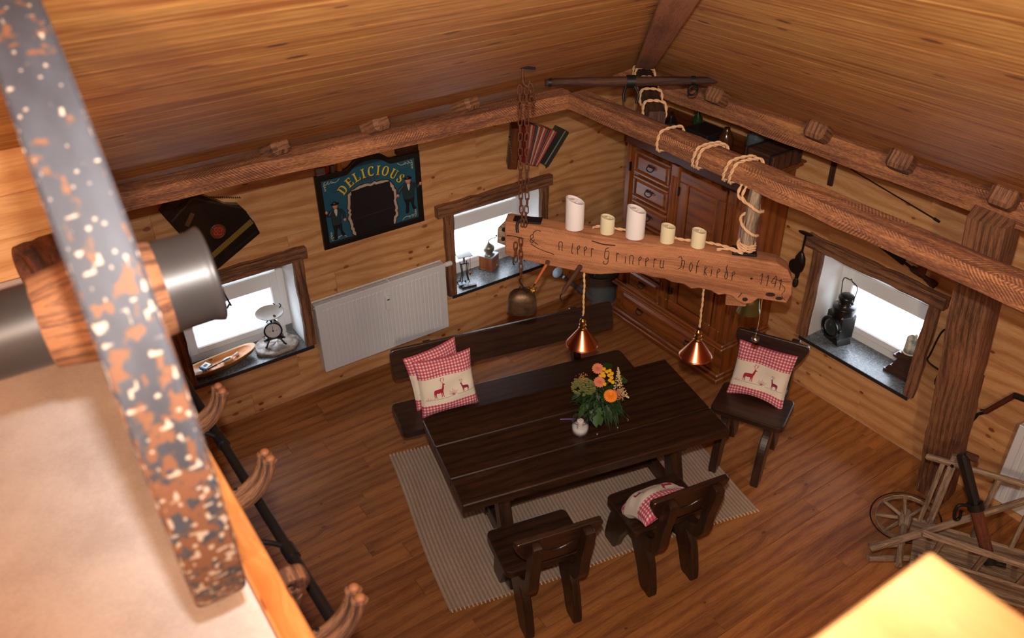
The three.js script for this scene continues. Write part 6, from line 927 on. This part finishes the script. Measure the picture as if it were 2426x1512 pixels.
// ---------- horse hames hung along the loft edge ----------
{
  const y = 2.42, p0 = V(-4.452, y - 0.05, 2.7), p1 = V(-4.452, y + 0.035, 4.3), o = thing('tether_pole', 'long dark iron-hung pole below the loft edge', 'pole', p0.toArray()), q = p1.clone().sub(p0);
  mesh(o, 'pole_shaft', rod(V(0, 0, 0), q, 0.014, 0.015, 12), M.black); for (const t of [0.27, 0.62, 0.93]) mesh(o, 'sleeve', rod(q.clone().multiplyScalar(t), q.clone().multiplyScalar(t + 0.03), 0.019), M.black);
  for (const t of [0.27, 0.62, 0.9]) { const c = q.clone().multiplyScalar(t); mesh(o, 'iron_arm', tube([c.toArray(), [c.x - 0.05, c.y + 0.04, c.z - 0.01], [c.x - 0.13, c.y + 0.06, c.z - 0.02]], 0.007, 14, 7), M.blackIron); }
}
function hame(z, label, ry, py = 2.56) { // curved two-ply wooden hook with rivets, standing out from the loft edge
  const o = thing('wooden_hame', label, 'hame', [-4.575, py, z], ry, 'wooden hames along the loft edge'); o.scale.setScalar(0.76);
  const path = (dz) => new THREE.CatmullRomCurve3([V(0, 0, dz), V(0.07, -0.012, dz), V(0.13, 0.0, dz), V(0.175, 0.035, dz), V(0.205, 0.085, dz), V(0.215, 0.115, dz)]);
  for (const [dz, n] of [[-0.021, 'hook_half'], [0.021, 'hook_half']]) { const c = path(dz), N = 26, P = c.getSpacedPoints(N), pos = [], idx = [], uv = []; P.forEach((p, i) => { const t = i / N, T = c.getTangentAt(t), Nn = V(-T.y, T.x, 0), hh = 0.036 * (1 - 0.5 * t) + 0.008 * (t > 0.8 ? (t - 0.8) * 5 : 0), ww = 0.02; for (let k = 0; k <= 10; k++) { const a = (k / 10) * 6.2832, e = Math.pow(Math.abs(Math.cos(a)) ** 3 + Math.abs(Math.sin(a)) ** 3, -1 / 3); const Q = p.clone().addScaledVector(Nn, Math.sin(a) * hh * e).add(V(0, 0, Math.cos(a) * ww * e)); pos.push(Q.x, Q.y, Q.z); uv.push(t * 0.25, k / 10 * 0.2); if (i < N && k < 10) { const q = i * 11 + k; idx.push(q, q + 11, q + 1, q + 1, q + 11, q + 12); } } }); for (const [r, s] of [[0, 1], [N, -1]]) { const ci = pos.length / 3; pos.push(P[r].x, P[r].y, P[r].z); uv.push(0, 0); for (let k = 0; k < 10; k++) idx.push(...(s > 0 ? [ci, r * 11 + k, r * 11 + k + 1] : [ci, r * 11 + k + 1, r * 11 + k])); } const g = new THREE.BufferGeometry(); g.setAttribute('position', new THREE.Float32BufferAttribute(pos, 3)); g.setAttribute('uv', new THREE.Float32BufferAttribute(uv, 2)); g.setIndex(idx); g.computeVertexNormals(); mesh(o, n, g, M.old); }
  mesh(o, 'rivet', [[0.09, 0.016], [0.185, 0.075]].map(([x, yy]) => at(new THREE.SphereGeometry(0.007, 10, 6).scale(1, 0.5, 1), x, yy + 0.008, -0.02)), M.blackIron);
  mesh(o, 'tip_cap', [[-0.021], [0.021]].map(([dz]) => at(new THREE.SphereGeometry(0.017, 12, 8).scale(1, 0.8, 1), 0.216, 0.118, dz)), phys({ color: hex(150, 94, 58), roughness: 0.6 }));
  return o;
}
hame(3.12, 'curved wooden hame farthest along the loft edge, near the sign wall', 0.05, 2.46); hame(3.54, 'curved wooden hame in the middle of the loft edge', 0.1, 2.5); hame(4.06, 'curved wooden hame nearest the camera, beside the pierced one', -0.02, 2.5);
{
  const o = thing('pierced_hame', 'upright wooden hame with a clover-shaped hole in its top', 'hame', [-4.55, 2.5, 3.93]); o.rotation.set(0.35, 0.0, -0.12);
  const s = spl([[-0.03, -0.12], [0.0, -0.13], [0.03, -0.12], [0.036, 0.0], [0.034, 0.07], [0.05, 0.1], [0.05, 0.14], [0.025, 0.165], [-0.025, 0.165], [-0.05, 0.14], [-0.05, 0.1], [-0.034, 0.07], [-0.036, 0.0]]), h = new THREE.Path(); for (let i = 0; i <= 30; i++) { const a = (i / 30) * 6.2832 + 0.52, r = 0.018 + 0.008 * Math.cos(3 * a + 1.57); i ? h.lineTo(Math.cos(a) * r, 0.122 + Math.sin(a) * r) : h.moveTo(Math.cos(a) * r, 0.122 + Math.sin(a) * r); } s.holes.push(h);
  mesh(o, 'plate', uvg(extr(s, 0.04, 0.008, 2), 1, [0.8, 0.4]), M.old); mesh(o, 'rib', [rod(V(0.03, 0.06, 0.006), V(0.036, -0.16, 0.01), 0.014, 0.016, 10)], M.old); mesh(o, 'foot_knob', at(xf(new THREE.CylinderGeometry(0.02, 0.022, 0.05, 18), [0, 0, 0]), 0.03, -0.175, 0.008), M.oldDark);
}
// ---------- added glowing globe around the fill light ----------
{ const o = thing('added_fill_globe', 'added frosted globe of the fill light over the loft behind the camera', 'lamp', [-5.9, 4.75, 6.9]); mesh(o, 'fill_globe', new THREE.SphereGeometry(0.12, 28, 18), phys({ color: hex(250, 240, 220), emissive: new THREE.Color().setRGB(1, 0.82, 0.58), emissiveIntensity: 3, roughness: 0.5 })); mesh(o, 'fill_globe_stem', rod(V(0, 0.11, 0), V(0, 0.6, 0), 0.008), M.brass); }
renderer.render(scene, camera);
